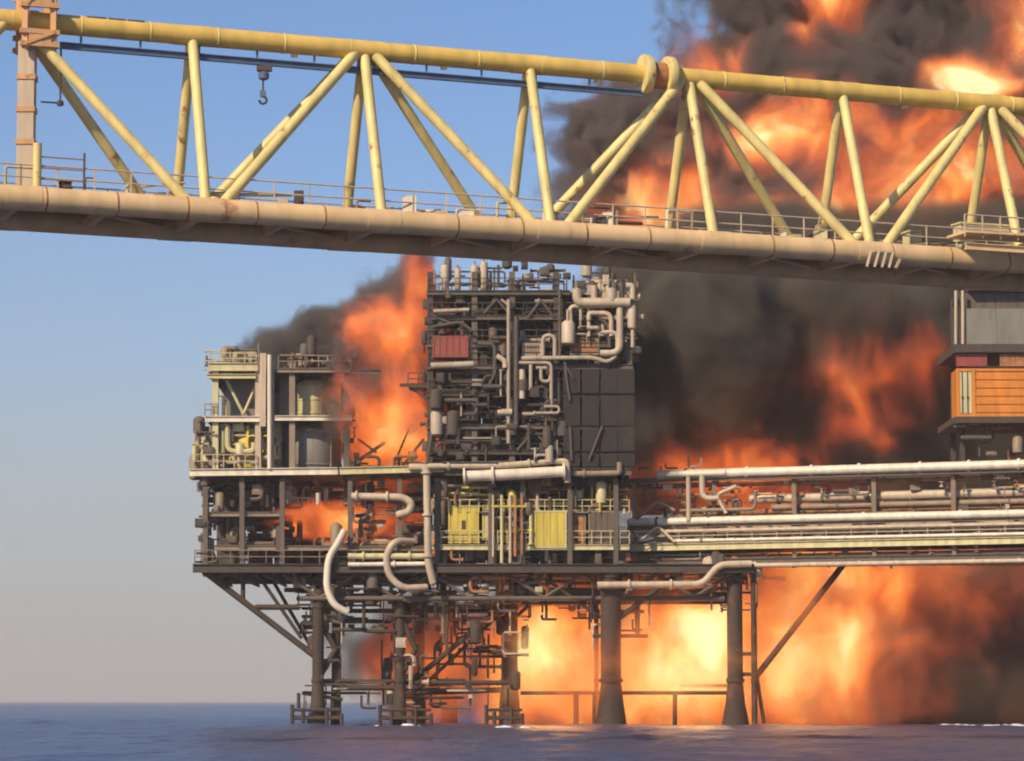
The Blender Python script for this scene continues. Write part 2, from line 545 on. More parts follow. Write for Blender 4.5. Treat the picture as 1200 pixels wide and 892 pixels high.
# cabinets standing on the walkway
def cabinet(px, wpx, hpx, label, mat, dv=-0.95, louvres=3):
    s = s_of(px); p = foot(s, 0) + bperp * dv + Hz * 0.5
    wd = wpx / 24.0; ht = hpx / 24.0
    c = thing('equipment_cabinet', label, 'cabinet', p)
    hw = bdir * wd / 2
    q = [p - hw - bperp * 0.4, p + hw - bperp * 0.4, p + hw + bperp * 0.4, p - hw + bperp * 0.4]
    obj('body', MB().add(q + [v + Hz * ht for v in q], [(3, 2, 1, 0), (4, 5, 6, 7), (0, 1, 5, 4), (1, 2, 6, 5), (2, 3, 7, 6), (3, 0, 4, 7)]), mat, c)
    hw2 = bdir * (wd / 2 + 0.08)
    q = [p - hw2 - bperp * 0.5, p + hw2 - bperp * 0.5, p + hw2 + bperp * 0.5, p - hw2 + bperp * 0.5]
    obj('lid', MB().add([v + Hz * (ht + 0.002) for v in q] + [v + Hz * (ht + 0.09) for v in q], [(3, 2, 1, 0), (4, 5, 6, 7), (0, 1, 5, 4), (1, 2, 6, 5), (2, 3, 7, 6), (3, 0, 4, 7)]), mat, c)
    for k in range(louvres):
        z = ht * (0.25 + 0.5 * k / max(1, louvres - 1))
        obj('louvre', MB().bar(p - hw * 0.8 - bperp * 0.42 + Hz * z, p + hw * 0.8 - bperp * 0.42 + Hz * z, 0.05, 0.09), 'dark', c)
    return c


cabinet(1128, 66, 34, 'wide beige equipment box on the right end of the bridge deck', 'cream', -1.75, 4)
cabinet(1052, 12, 22, 'narrow cream cabinet left of the wide beige box on the bridge', 'cream', -1.2, 2)
cabinet(84, 10, 24, 'small dark cabinet on the bridge walkway near its left end', 'soot', 0.9, 2)
# landing beam jutting out below the beige box
s = s_of(1150)
lb = thing('landing_platform', 'flat tan ledge below the beige box at the right bridge end', 'ledge', foot(s, -1.3))
for k in range(5):
    a = foot(s_of(1072) + 1.35 * k + 0.03, -1.75) + Hz * 0.3; b = foot(s_of(1072) + 1.35 * k + 1.32, -1.05) + Hz * 0.42
    a2 = foot(s_of(1072) + 1.35 * k + 1.32, -1.75); b2 = foot(s_of(1072) + 1.35 * k + 0.03, -1.05)
    q = [Vector((v.x, v.y, FA.z + 0.55)) for v in (a, a2, b, b2)]
    obj('deck_plate', MB().add(q + [v + Hz * 0.12 for v in q], [(3, 2, 1, 0), (4, 5, 6, 7), (0, 1, 5, 4), (1, 2, 6, 5), (2, 3, 7, 6), (3, 0, 4, 7)]), 'tan', lb)
beam(lb, foot(s_of(1070), -1.76) + Hz * 0.25, foot(s_of(1290), -1.76) + Hz * 0.25, 0.25, 'tan', 'edge_beam', 0.34)
railing(lb, foot(s_of(1072), -1.7) + Hz * 0.75, foot(s_of(1290), -1.7) + Hz * 0.75, 1.1, 1.0, 0.04, 'pale')
# small bracket cluster hanging under the chord (looks like upright strokes)
s = s_of(988)
bk = thing('pipe_bracket', 'little pale bracket of upright bars hanging under the near bridge chord', 'bracket', foot(s, -1.3) - Hz * 1.2)
b0 = foot(s, -1) - bperp * 0.66
obj('cross_bar', MB().bar(b0 - bdir * 0.25 - Hz * 0.02, b0 + bdir * 0.75 - Hz * 0.02, 0.1), 'pale', bk)
for du in (-0.62, -0.2, 0.2, 0.58, 0.95):
    obj('upright', MB().bar(b0 + bdir * du - Hz * 0.8, b0 + bdir * (du + 0.24) - Hz * (0.0 if abs(du) < 0.7 else 0.35), 0.12), 'pale', bk)
# two posts of a gate at the bridge's left end
s = s_of(34)
gp = thing('walkway_gate', 'pale yellow gate post with rails at the far left of the bridge deck', 'gate', foot(s, -0.8) + Hz * 0.5)
obj('post', MB().tube([foot(s, -0.85) + Hz * 0.4, foot(s, -0.85) + Hz * 2.6], 0.2, 8), 'member', gp, 50)
for z in (1.0, 1.5, 2.0):
    obj('rail', MB().bar(foot(s, -0.85) + Hz * z, foot(s_of(88), -0.85) + Hz * z, 0.06), 'steel', gp)
obj('end_post', MB().bar(foot(s_of(88), -0.85) + Hz * 0.5, foot(s_of(88), -0.85) + Hz * 2.3, 0.09), 'soot', gp)


# ================================================================== burning platform
YF = 262.0            # near face of the platform
SC = FPX / YF / math.cos(PITCH)


def Q(px, py, dy=0.0):
    """point on the platform: photo column/row of its near face, moved dy metres back"""
    p = P(px, py, YF)
    return Vector((p.x, p.y + dy, p.z))


def m_(px):
    return px / 13.6


def deck_slab(parent, px0, px1, py, dy0, dy1, th=0.45, mat='dark', cols=None, name='deck_plate'):
    a, b = Q(px0, py, dy0), Q(px1, py, dy1)
    n = cols or max(1, round((b.x - a.x) / 3.2))
    for k in range(n):
        x0 = a.x + (b.x - a.x) * k / n + 0.015; x1 = a.x + (b.x - a.x) * (k + 1) / n - 0.015
        obj(name, MB().box((x0, a.y, a.z - th / 2), (x1, b.y, a.z + th / 2)), mat, parent)


# ---- jacket: legs and braces standing in the sea
jk = thing('jacket', 'brown steel legs and braces carrying the platform above the sea', 'platform legs', Q(600, 849, 8))
ZB = -9.0


def leg(px, dy, ytop, r, flare=1.6, mat='jacket'):
    p = Q(px, ytop, dy)
    o = obj('leg', MB().tube([(p.x, p.y, ZB), (p.x, p.y, p.z)], r, 14), mat, jk, 50)
    if flare > 1:
        obj('leg_cone', MB()._lathe((p.x, p.y, -1.2), [(r * flare * 1.15, 0), (r * flare, 1.4), (r * 1.25, 3.0), (r * 1.02, 4.6)], 14, Vector((0, 0, 1))), mat, o, 50)
    for zz in (3.6, p.z - 1.6, p.z - 0.5):
        obj('leg_collar', MB()._lathe((p.x, p.y, zz), [(r * 1.0, 0), (r * 1.18, 0.03), (r * 1.18, 0.32), (r, 0.35)], 14, Vector((0, 0, 1))), mat, o, 50)
    return p


LEGS = [(372, 1.5, 690, .50, 1.9), (392, 3.0, 690, .38, 1.2), (468, 2, 700, .45, 1.3), (486, 13, 700, .5, 1.3), (597, 6, 690, .72, 1.3),
        (716, 1.0, 670, .88, 1.5), (862, 1.5, 660, .68, 1.7), (660, 22, 680, .7, 1.4), (820, 22, 680, .7, 1.4), (520, 24, 680, .6, 1.3), (1230, 20, 660, .8, 1.5), (700, 3.5, 700, .2, 1.0),
        (884, 1.0, 664, .26, 1.0)]
for a in LEGS: leg(*a)


def brace(x0, y0, x1, y1, d0=1.5, d1=None, r=0.22, mat='jacket', name='brace'):
    obj(name, MB().tube([Q(x0, y0, d0), Q(x1, y1, d1 if d1 is not None else d0)], r, 8), mat, jk, 50)


for a in [(236, 668, 372, 772, 1.5), (372, 772, 374, 820, 1.5), (300, 672, 352, 748, 1.5), (283, 668, 283, 702, 1.5), (297, 711, 350, 711, 1.5), (246, 668, 268, 668, 8), (310, 674, 365, 770, 8),
          (396, 806, 468, 806, 2.5), (396, 798, 468, 798, 2.5), (470, 800, 597, 800, 3), (470, 812, 597, 808, 6), (594, 708, 490, 806, 8), (590, 708, 474, 804, 4),
          (610, 812, 706, 812, 3), (722, 812, 862, 812, 1.5), (800, 803, 862, 803, 6), (792, 812, 792, 856, 1.5), (622, 812, 660, 760, 14),
          (998, 652, 888, 793, 2.0), (862, 766, 884, 766, 1.2), (862, 790, 890, 790, 1.5), (888, 788, 898, 856, 1.5), (468, 720, 486, 760, 2), (486, 760, 466, 800, 2),
          (640, 678, 708, 726, 1.2), (790, 676, 726, 724, 1.2), (695, 745, 760, 745, 1.0), (697, 858, 697, 812, 2), (676, 856, 676, 812, 3), (716, 680, 752, 664, 2), (748, 700, 748, 745, 2), (722, 716, 756, 716, 2),
          (374, 730, 392, 760, 2), (392, 760, 372, 795, 2), (330, 690, 372, 690, 3), (400, 820, 352, 812, 2), (348, 812, 348, 830, 2), (606, 720, 640, 690, 5), (590, 730, 556, 700, 5),
          (597, 690, 716, 690, 8), (716, 690, 862, 690, 8), (380, 712, 597, 712, 10)]:
    brace(*a, r=rnd.choice((.16, .2, .24)) if a[0] not in (236, 998) else 0.27)
# boat landing frames at the foot
for (x0, x1) in ((342, 400), (445, 505), (570, 612)):
    bl = thing('boat_landing', {342: 'low boat landing frame round the leftmost platform leg', 445: 'low boat landing frame round the second pair of platform legs',
                                570: 'low boat landing frame at the middle leg beside the fire'}[x0], 'boat landing', Q((x0 + x1) / 2, 849, 0))
    for k in range(4):
        x = x0 + (x1 - x0) * (0, .22, .7, 1)[k]
        obj('fender', MB().tube([Q(x, (826, 834, 829, 836)[k], 0.4), Q(x, 860, 0.4)], 0.17, 8), 'jacket', bl, 50)
    for y in (832, 842):
        obj('rail', MB().tube([Q(x0, y, 0.4), Q(x1, y, 0.4)], 0.14, 7), 'jacket', bl, 50)
    deck_slab(bl, x0, x1, 840, 0.6, 2.5, 0.15, 'jacket', 3, 'step_plate')

# ---- cellar deck and main deck
cd = thing('lower_deck', 'sooty lower deck of beams and plates spanning over the platform legs', 'deck', Q(560, 668, 10))
deck_slab(cd, 228, 880, 664, 0.6, 26, 0.35, 'soot', 20)
for d in (0, 8.5, 17, 26):
    beam(cd, Q(226, 666, d), Q(884, 666, d), 0.45, 'soot', 'girder', 0.75)
for k in range(19):
    x = 240 + k * 35
    beam(cd, Q(x, 671, 0.35), Q(x, 671, 25.6), 0.3, 'dark', 'floor_beam', 0.6)
for x0 in range(330, 780, 88):          # underslung truss
    obj('truss_brace', MB().tube([Q(x0, 672, 1), Q(x0 + 44, 700, 1)], 0.16, 7), 'dark', cd, 50)
    obj('truss_brace', MB().tube([Q(x0 + 44, 700, 1), Q(x0 + 88, 672, 1)], 0.16, 7), 'dark', cd, 50)
beam(cd, Q(600, 698, 3), Q(872, 698, 3), 0.5, 'soot', 'girder', 1.3)
beam(cd, Q(600, 698, 12), Q(872, 698, 12), 0.5, 'soot', 'girder', 1.3)
obj('truss_chord', MB().tube([Q(350, 701, 1), Q(850, 701, 1)], 0.22, 8), 'dark', cd, 50)
railing(cd, Q(228, 660, 0.1), Q(500, 660, 0.1), 1.1, 1.5, 0.045, 'steel')

md = thing('main_deck', 'pale edged main deck carrying the burning modules', 'deck', Q(480, 552, 10))
deck_slab(md, 224, 738, 554, 0.6, 26, 0.35, 'soot', 16)
for d in (8.5, 17, 26):
    beam(md, Q(222, 556, d), Q(742, 556, d), 0.4, 'dark', 'girder', 0.9)
for (x0, x1, mm, y0, y1) in ((222, 396, 'white', 554, 552), (398, 520, 'cream', 552, 549), (522, 740, 'dark', 553, 553)):
    beam(md, Q(x0, y0, 0), Q(x1, y1, 0), 0.4, mm, 'edge_girder', 0.62)
for k in range(16):
    x = 235 + k * 33
    beam(md, Q(x, 559, 0.35), Q(x, 559, 25.6), 0.3, 'dark', 'floor_beam', 0.6)
for x in (240, 283, 330, 410, 468, 512, 575, 612, 668, 722):
    for d in (0.6, 13, 25):
        beam(md, Q(x, 664, d), Q(x, 560, d), 0.42, 'soot' if d > 1 else 'dark', 'column')
for k in range(15):       # dark panels added to block the sky and keep the lower storey dim
    x = 238 + k * 33
    for y0, y1 in ((566, 612), (613, 660)):
        obj('wall_panel', MB().box(Q(x + .4, y1, 15 + .4 * (k % 3)), Q(x + 32.6, y0, 15.1 + .4 * (k % 3))), 'soot', md)
# mid level inside the lower storey
mz = thing('mezzanine_deck', 'narrow mezzanine walkway between the lower deck and main deck', 'walkway', Q(480, 612, 8))
deck_slab(mz, 250, 720, 640, 1.2, 12, 0.22, 'dark', 14)
deck_slab(mz, 236, 330, 602, 1.2, 18, 0.22, 'soot', 3)
beam(mz, Q(250, 641, 0.8), Q(500, 643, 0.8), 0.3, 'steel', 'edge_beam', 0.4)
beam(mz, Q(505, 641, 0.7), Q(738, 641, 0.7), 0.3, 'cream', 'edge_beam', 0.45)
beam(mz, Q(236, 602, 0.8), Q(330, 602, 0.8), 0.3, 'steel', 'edge_beam', 0.4)
railing(mz, Q(506, 637, 0.6), Q(738, 637, 0.6), 1.1, 0.8, 0.045, 'cream')
railing(mz, Q(506, 600, 0.9), Q(738, 600, 0.9), 1.1, 0.8, 0.045, 'cream')


def clutter(parent, px0, py0, px1, py1, d0, d1, n, seed, mats=('dark', 'steel', 'pale', 'soot'), rr=(0.06, 0.22), boxes=0.25, vessels=0.1):
    g = random.Random(seed)
    for _ in range(n):
        x = g.uniform(px0, px1); y = g.uniform(py0, py1); d = g.uniform(d0, d1)
        t = g.random(); mt = g.choice(mats)
        if t < boxes:
            wx = g.uniform(4, 13); hy = g.uniform(4, 12); a = Q(x, y, d)
            mb = MB().box(a, a + Vector((m_(wx), g.uniform(0.4, 1.2), m_(hy))))
            mb.box(a + Vector((0.08, -0.05, m_(hy) * 0.2)), a + Vector((m_(wx) - 0.08, 0.002 + 0.05, m_(hy) * 0.85)))
            obj('equipment_box', mb, mt, parent)
        elif t < boxes + vessels:
            r = g.uniform(0.25, 0.6); h = g.uniform(0.8, 2.2)
            obj('vessel', MB()._lathe(Q(x, y, d), [(r * .5, 0), (r, .15), (r, h), (r * .7, h + r * .4), (r * .2, h + r * .6)], 10, Vector((0, 0, 1))), mt, parent, 45)
        else:
            p = Q(x, y, d); pts = [p]
            for k in range(g.randint(1, 3)):
                ax = g.random(); L = g.choice((-1, 1)) * g.uniform(0.7, 3.2)
                q = pts[-1] + (Vector((L, 0, 0)) if (k + (ax < .5)) % 2 else Vector((0, 0, L * .8)))
                lo, hi = Q(px0, py1), Q(px1, py0)
                q.x = min(max(q.x, lo.x), hi.x); q.z = min(max(q.z, lo.z), hi.z)
                if (q - pts[-1]).length > 0.3: pts.append(q)
            if len(pts) > 1:
                r = g.uniform(*rr)
                pipe(parent, pts, r, mt, n=7)
                if g.random() < 0.4:
                    e = pts[-1]; dr = (pts[-1] - pts[-2]).normalized()
                    obj('flange', MB()._lathe(e, [(r, -.02), (r * 1.7, 0), (r * 1.7, .12), (r, .14)], 8, dr), mt, parent, 40)


# lower storey machinery
pm = thing('pump_skid', 'tangle of dark pumps, valves and pipes in the storey under the main deck', 'pump machinery', Q(380, 660, 6))
clutter(pm, 236, 566, 335, 655, 0.8, 7, 60, 11, ('dark', 'soot', 'steel', 'dark'))
clutter(pm, 300, 566, 520, 592, 0.8, 7, 46, 12, ('dark', 'steel', 'pale', 'soot'))
clutter(pm, 410, 592, 520, 660, 0.8, 6, 55, 13, ('dark', 'steel', 'pale', 'rust'))
clutter(pm, 320, 628, 420, 662, 0.8, 6, 30, 14, ('dark', 'soot', 'steel'))
clutter(pm, 506, 640, 735, 668, 0.3, 5, 60, 15, ('dark', 'steel', 'rust', 'pale'))
clutter(pm, 335, 566, 520, 660, 10, 22, 50, 16, ('dark', 'soot'))
up = thing('hanging_pipework', 'maze of pipes and valves slung below the lower deck', 'pipework', Q(560, 700, 6))
clutter(up, 340, 672, 520, 712, 0.6, 8, 75, 17, ('dark', 'jacket', 'steel', 'soot', 'pale'), boxes=0.2)
clutter(up, 520, 672, 700, 706, 0.4, 8, 75, 18, ('dark', 'jacket', 'rust', 'pale'), boxes=0.15)
clutter(up, 700, 668, 880, 690, 0.4, 8, 45, 19, ('dark', 'jacket', 'rust', 'pale'), boxes=0.1)
clutter(up, 365, 700, 400, 800, 1, 3, 16, 20, ('dark', 'jacket', 'pale'), boxes=0.1)
clutter(up, 455, 720, 500, 810, 1, 4, 16, 21, ('dark', 'jacket', 'pale'), boxes=0.1)
clutter(up, 690, 700, 765, 760, 0.6, 2, 14, 22, ('jacket', 'rust', 'pale'), boxes=0.1, rr=(.06, .12))

clutter(up, 345, 690, 520, 740, 0.8, 9, 70, 23, ('dark', 'jacket', 'soot', 'steel', 'soot'), boxes=0.2, rr=(.06, .18))
clutter(up, 520, 700, 620, 770, 1.5, 9, 46, 24, ('jacket', 'rust', 'soot', 'pale'), boxes=0.12, rr=(.05, .13))
clutter(up, 440, 740, 600, 812, 3, 10, 40, 25, ('jacket', 'soot', 'dark'), boxes=0.1, rr=(.06, .14))
clutter(up, 352, 800, 612, 830, 1, 6, 36, 26, ('jacket', 'soot', 'dark', 'pale'), boxes=0.12, rr=(.06, .13))
clutter(up, 620, 690, 700, 725, 1, 6, 24, 27, ('jacket', 'soot', 'rust'), boxes=0.1, rr=(.05, .12))
clutter(up, 835, 668, 890, 715, 0.4, 3, 26, 28, ('jacket', 'soot', 'rust', 'pale'), boxes=0.12, rr=(.05, .13))
# ---- curved pale pipes in front of the lower storey
def single_pipe(name, label, cat, pts, r, mat, bend=1.0, collars=()):
    t = thing(name, label, cat, pts[-1])
    obj('pipe_run', MB().tube(fillet(pts, bend, 7), r, 12), mat, t, 50)
    for (a, b, fr) in collars:
        q = Vector(pts[a]).lerp(Vector(pts[b]), fr); d = (Vector(pts[b]) - Vector(pts[a])).normalized()
        obj('flange', MB()._lathe(q - d * 0.12, [(r, 0), (r * 1.55, .02), (r * 1.55, .2), (r, .24)], 12, d), mat, t, 40)
    return t


single_pipe('loop_pipe', 'white crescent hose loop hanging at the left below the small fire', 'pipe',
            [Q(404, 622, -.4), Q(398, 634, -.5), Q(385, 655, -.6), Q(383, 690, -.6), Q(392, 710, -.5), Q(408, 718, -.3)], 0.31, 'white', 1.6)
single_pipe('bent_pipe', 'cream U-bend pipe right of the crescent hose loop', 'pipe',
            [Q(484, 634, 1.0), Q(462, 634, -.3), Q(452, 652, -.4), Q(456, 676, -.4), Q(472, 690, -.4), Q(500, 688, 0.4)], 0.30, 'pale', 1.3)
single_pipe('riser_pipe', 'tall straight cream pipe dropping from the main deck beside the yellow box', 'pipe',
            [Q(480, 548, -.3), Q(500, 548, -.5), Q(502, 660, -.5), Q(508, 684, -.4)], 0.32, 'pale', 0.6, ((1, 2, .06), (1, 2, .5), (1, 2, .93)))
single_pipe('hooked_pipe', 'cream pipe turning down in a hook above the small lower fire', 'pipe',
            [Q(412, 582, -.2), Q(472, 583, -.3), Q(483, 590, -.3), Q(480, 600, -.2), Q(466, 603, .4)], 0.33, 'pale', 0.7, ((0, 1, .1), (0, 1, .7)))
single_pipe('deck_pipe', 'thick white pipe lying along the main deck front under the tower', 'pipe',
            [Q(543, 559, -.5), Q(612, 556, -.5), Q(662, 553, -.5)], 0.48, 'white', 0.5, ((0, 1, .02), (0, 1, .5), (1, 2, .98)))
single_pipe('upper_deck_pipe', 'thin cream pipe above the thick white pipe on the main deck', 'pipe',
            [Q(498, 547, -.4), Q(590, 546, -.4), Q(650, 541, -.4), Q(665, 541, -.4), Q(665, 566, -.4)], 0.26, 'pale', 0.4, ((0, 1, .3), (1, 2, .5)))
single_pipe('short_deck_pipe', 'short grey pipe with upright end right of the thick white pipe', 'pipe',
            [Q(676, 556, -.3), Q(718, 555, -.3), Q(726, 555, -.3), Q(726, 542, -.3)], 0.26, 'steel', 0.35, ((0, 1, .2),))
single_pipe('drain_pipe', 'white drain pipe stepping up under the pipe rack', 'pipe',
            [Q(700, 686, -.4), Q(823, 685, -.4), Q(842, 662, -.4), Q(880, 661, -.4)], 0.3, 'pale', 0.7, ((0, 1, .3), (0, 1, .7)))
single_pipe('boom_pipe', 'pale double pipe running left to right under the lower storey near the loop', 'pipe',
            [Q(408, 652, -.2), Q(498, 652, -.2)], 0.26, 'cream', 0.5, ((0, 1, .2), (0, 1, .8)))
single_pipe('beam_pipe', 'white pipe just below the cream double pipe by the U-bend', 'pipe',
            [Q(408, 662, -.25), Q(498, 661, -.25)], 0.2, 'white', 0.5, ((0, 1, .6),))

# ---- yellow container and racks on the mezzanine
def framed_box(name, label, cat, x0, y0, x1, y1, d0, d1, mat, fmat, slats, door=False):
    a, b = Q(x0, y1, d0), Q(x1, y0, d1)
    t = thing(name, label, cat, (a + b) / 2 * 1.0 if False else Vector(((a.x + b.x) / 2, (a.y + b.y) / 2, a.z)))
    z0, z1 = a.z, b.z
    obj('body', MB().box((a.x + .06, a.y + .08, z0 + .05), (b.x - .06, b.y, z1 - .05)), mat, t)
    for x in (a.x, b.x - 0.14):
        obj('corner_post', MB().box((x, a.y, z0), (x + .14, a.y + .14, z1)), fmat, t)
    for z in (z0, z1 - 0.14):
        obj('frame_rail', MB().box((a.x + .142, a.y + .005, z), (b.x - .142, a.y + .12, z + .14)), fmat, t)
    wd = (b.x - a.x - 0.3) / max(1, slats)
    for k in range(slats):
        x = a.x + 0.15 + wd * k
        obj('panel', MB().box((x + wd * .12, a.y + .03, z0 + .16), (x + wd * .88, a.y + .10, z1 - .16)), mat, t)
    if door:
        cx = (a.x + b.x) / 2; cz = (z0 + z1) / 2
        obj('hatch', MB().box((cx - .17, a.y - .02, cz - .4), (cx + .17, a.y + .035, cz + .35)), 'soot', t)
    return t


framed_box('container', 'bright yellow box with a small dark slot beside the tall cream pipe', 'container', 525, 592, 561, 636, 0.9, 3.2, 'yellow', 'yellow', 3, True)
framed_box('cage', 'slatted yellow cage in the middle of the mezzanine walkway', 'cage', 620, 598, 664, 642, 0.5, 2.8, 'yellow', 'cream', 5)
framed_box('cage', 'dark slatted cage right of the slatted yellow cage', 'cage', 690, 598, 722, 640, 0.8, 2.8, 'dark', 'steel', 4)
framed_box('locker', 'narrow brown locker between the yellow and the dark slatted cages', 'locker', 668, 602, 687, 640, 1.0, 2.8, 'rust', 'steel', 2)
framed_box('locker', 'olive yellow locker just right of the bright yellow box', 'locker', 565, 590, 578, 632, 1.2, 3.0, 'cream', 'yellow', 1)
mv = thing('valve_skid', 'crowd of yellow and brown valves and pipes around the mezzanine cages', 'valve skid', Q(600, 640, 2))
clutter(mv, 508, 566, 735, 600, 0.6, 3, 80, 31, ('cream', 'yellow', 'dark', 'rust', 'pale', 'steel'), rr=(.05, .15))
clutter(mv, 575, 590, 622, 660, 0.2, 2, 36, 32, ('cream', 'yellow', 'rust', 'pale', 'dark'), rr=(.06, .14), boxes=.12)
clutter(mv, 508, 585, 526, 640, 0.4, 2, 12, 33, ('cream', 'yellow', 'dark'), rr=(.05, .12), boxes=.1)
for x in (578, 588, 598, 604, 612):
    pipe(mv, [Q(x, 580, 0.3), Q(x, 655 + rnd.uniform(-5, 12), 0.3)], rnd.uniform(.09, .17), rnd.choice(('cream', 'pale', 'rust')))

# ---- left module (two storeys of equipment bays)
lm = thing('left_module', 'pale yellow framed two-storey module at the left end of the main deck', 'module', Q(320, 550, 8))
for x, mm in ((252, 'cream'), (302, 'pale'), (318, 'pale'), (342, 'steel'), (406, 'dark')):
    for d in (0.5, 9, 18):
        beam(lm, Q(x, 550, d), Q(x, 424, d), 0.5 if x != 318 else .4, mm if d < 1 else 'dark', 'column')
for (x0, x1, y, mm, h) in ((240, 312, 491, 'white', .5), (322, 412, 490, 'white', .45), (242, 300, 441, 'cream', .4), (244, 302, 430, 'cream', .7), (325, 410, 434, 'steel', .4), (412, 446, 436, 'dark', .4)):
    beam(lm, Q(x0, y, 0.1), Q(x1, y, 0.1), 0.36, mm, 'beam', h)
deck_slab(lm, 242, 412, 489, 0.6, 18, 0.22, 'dark', 6)
deck_slab(lm, 246, 410, 434, 0.6, 18, 0.22, 'dark', 6)
for x in (245, 275, 310, 345, 380, 410):
    beam(lm, Q(x, 493, 0.4), Q(x, 493, 18), 0.25, 'dark', 'floor_beam', 0.4)
    beam(lm, Q(x, 438, 0.4), Q(x, 438, 18), 0.25, 'dark', 'floor_beam', 0.4)
railing(lm, Q(246, 427, 0.2), Q(300, 427, 0.2), 1.0, 1.0, 0.05, 'cream')
railing(lm, Q(326, 430, 0.2), Q(405, 430, 0.2), 1.0, 1.1, 0.05, 'steel')
railing(lm, Q(240, 487, 0.0), Q(255, 487, 0.0), 1.0, 0.6, 0.05, 'steel')
railing(lm, Q(224, 548, 0.0), Q(300, 548, 0.0), 1.1, 1.0, 0.05, 'pale')
obj('wall_panel', MB().box(Q(262, 486, 2.5), Q(299, 442, 2.62)), 'panel', lm)
obj('wall_panel', MB().box(Q(324, 488, 3.0), Q(344, 438, 3.1)), 'panel', lm)
obj('wall_panel', MB().box(Q(258, 548, 4.0), Q(330, 494, 4.1)), 'cream', lm)
for a in ((264, 444, 284, 484), (284, 484, 298, 452), (262, 500, 250, 545), (236, 548, 252, 505), (300, 500, 318, 545)):
    obj('brace', MB().tube([Q(a[0], a[1], 1.2), Q(a[2], a[3], 1.2)], 0.14, 7), 'cream', lm, 50)
obj('wide_column', MB().box(Q(304, 500, -0.1), Q(312, 414, 0.15)), 'pale', lm)
pipe(lm, [Q(316, 550, -.1), Q(316, 416, -.1)], 0.2, 'white', 'vent_pipe')
pipe(lm, [Q(303, 434, 0), Q(303, 402, 0)], 0.06, 'steel', 'antenna')
clutter(lm, 246, 498, 326, 546, 0.6, 3.5, 60, 41, ('cream', 'yellow', 'cream', 'dark', 'pale'), rr=(.08, .25), boxes=.2, vessels=.2)
clutter(lm, 246, 424, 305, 440, 0.4, 3, 16, 42, ('cream', 'pale', 'dark'), rr=(.06, .14))
clutter(lm, 330, 414, 408, 432, 0.6, 4, 26, 43, ('dark', 'steel', 'soot', 'pale'), rr=(.06, .14))
clutter(lm, 226, 505, 252, 550, 0.4, 3, 22, 44, ('dark', 'steel', 'cream'), rr=(.06, .15))
clutter(lm, 250, 446, 300, 488, 3, 8, 18, 45, ('dark', 'steel', 'cream'))


clutter(lm, 238, 408, 304, 430, 0.2, 4, 22, 47, ('cream', 'pale', 'dark', 'steel'), rr=(.05, .1), boxes=.3)
clutter(lm, 400, 425, 415, 548, 0.4, 4, 20, 48, ('soot', 'dark', 'rust'), rr=(.05, .14))
clutter(lm, 228, 494, 250, 548, -0.2, 2, 20, 49, ('cream', 'dark', 'steel'), rr=(.06, .14), boxes=.35)
clutter(pm, 226, 560, 250, 662, 0.2, 3, 30, 50, ('dark', 'soot', 'steel'), rr=(.06, .15), boxes=.35)


def vtank(name, label, px, ytop, ybot, dy, r, mat, parts=3):
    p = Q(px, ybot, dy); h = Q(px, ytop, dy).z - p.z
    t = thing(name, label, 'tank', p)
    obj('shell', MB()._lathe(p, [(r * .96, 0), (r, .12), (r, h * .82), (r * .86, h * .92), (r * .5, h * .985), (r * .12, h)], 18, Vector((0, 0, 1))), mat, t, 40)
    for k in range(parts):
        z = h * (.12 + .66 * k / max(1, parts - 1))
        obj('band', MB()._lathe(p + Hz * z, [(r, 0), (r * 1.04, .02), (r * 1.04, .16), (r, .18)], 18, Vector((0, 0, 1))), mat, t, 40)
    obj('nozzle', MB().tube([p + Hz * (h * .97), p + Hz * (h + .5)], .12, 8), 'steel', t, 50)
    pipe(t, [p + Vector((r * .7, -r * .75, h * .8)), p + Vector((r * .7, -r * .75 - .1, .1))], .08, 'steel', 'downpipe')
    return t


vtank('storage_tank', 'yellow cream tank in the upper right bay of the left module', 362, 440, 488, 3.2, 1.35, 'cream')
vtank('storage_tank', 'second yellow cream tank next to the flames in the upper bay', 388, 438, 488, 3.6, 1.0, 'cream')
vtank('storage_tank', 'big grey domed tank in the lower bay of the left module', 362, 492, 550, 4.0, 2.55, 'panel', 2)
vtank('storage_tank', 'stubby yellow tank among the lower left machinery of the left module', 288, 500, 548, 2.4, 1.3, 'yellow')
vtank('storage_tank', 'thin yellow tank at the right of the stubby yellow tank', 314, 498, 540, 2.0, 0.7, 'yellow')

# bent derrick bars in front of the left fire
cr = thing('fallen_boom', 'dark twisted boom leaning over the fire between left module and tower', 'boom', Q(420, 548, 2))
obj('main_bar', MB().bar(Q(404, 548, 2), Q(450, 516, 2), 0.28), 'soot', cr)
obj('cross_bar', MB().bar(Q(418, 512, 2.2), Q(440, 528, 2.2), 0.18), 'soot', cr)
obj('tie', MB().bar(Q(470, 545, 2), Q(496, 512, 2), 0.2), 'soot', cr)
obj('tie', MB().bar(Q(458, 548, 2.3), Q(478, 500, 2.3), 0.16), 'soot', cr)
clutter(cr, 400, 534, 500, 550, .8, 3, 22, 46, ('soot', 'dark', 'rust'), rr=(.06, .14))

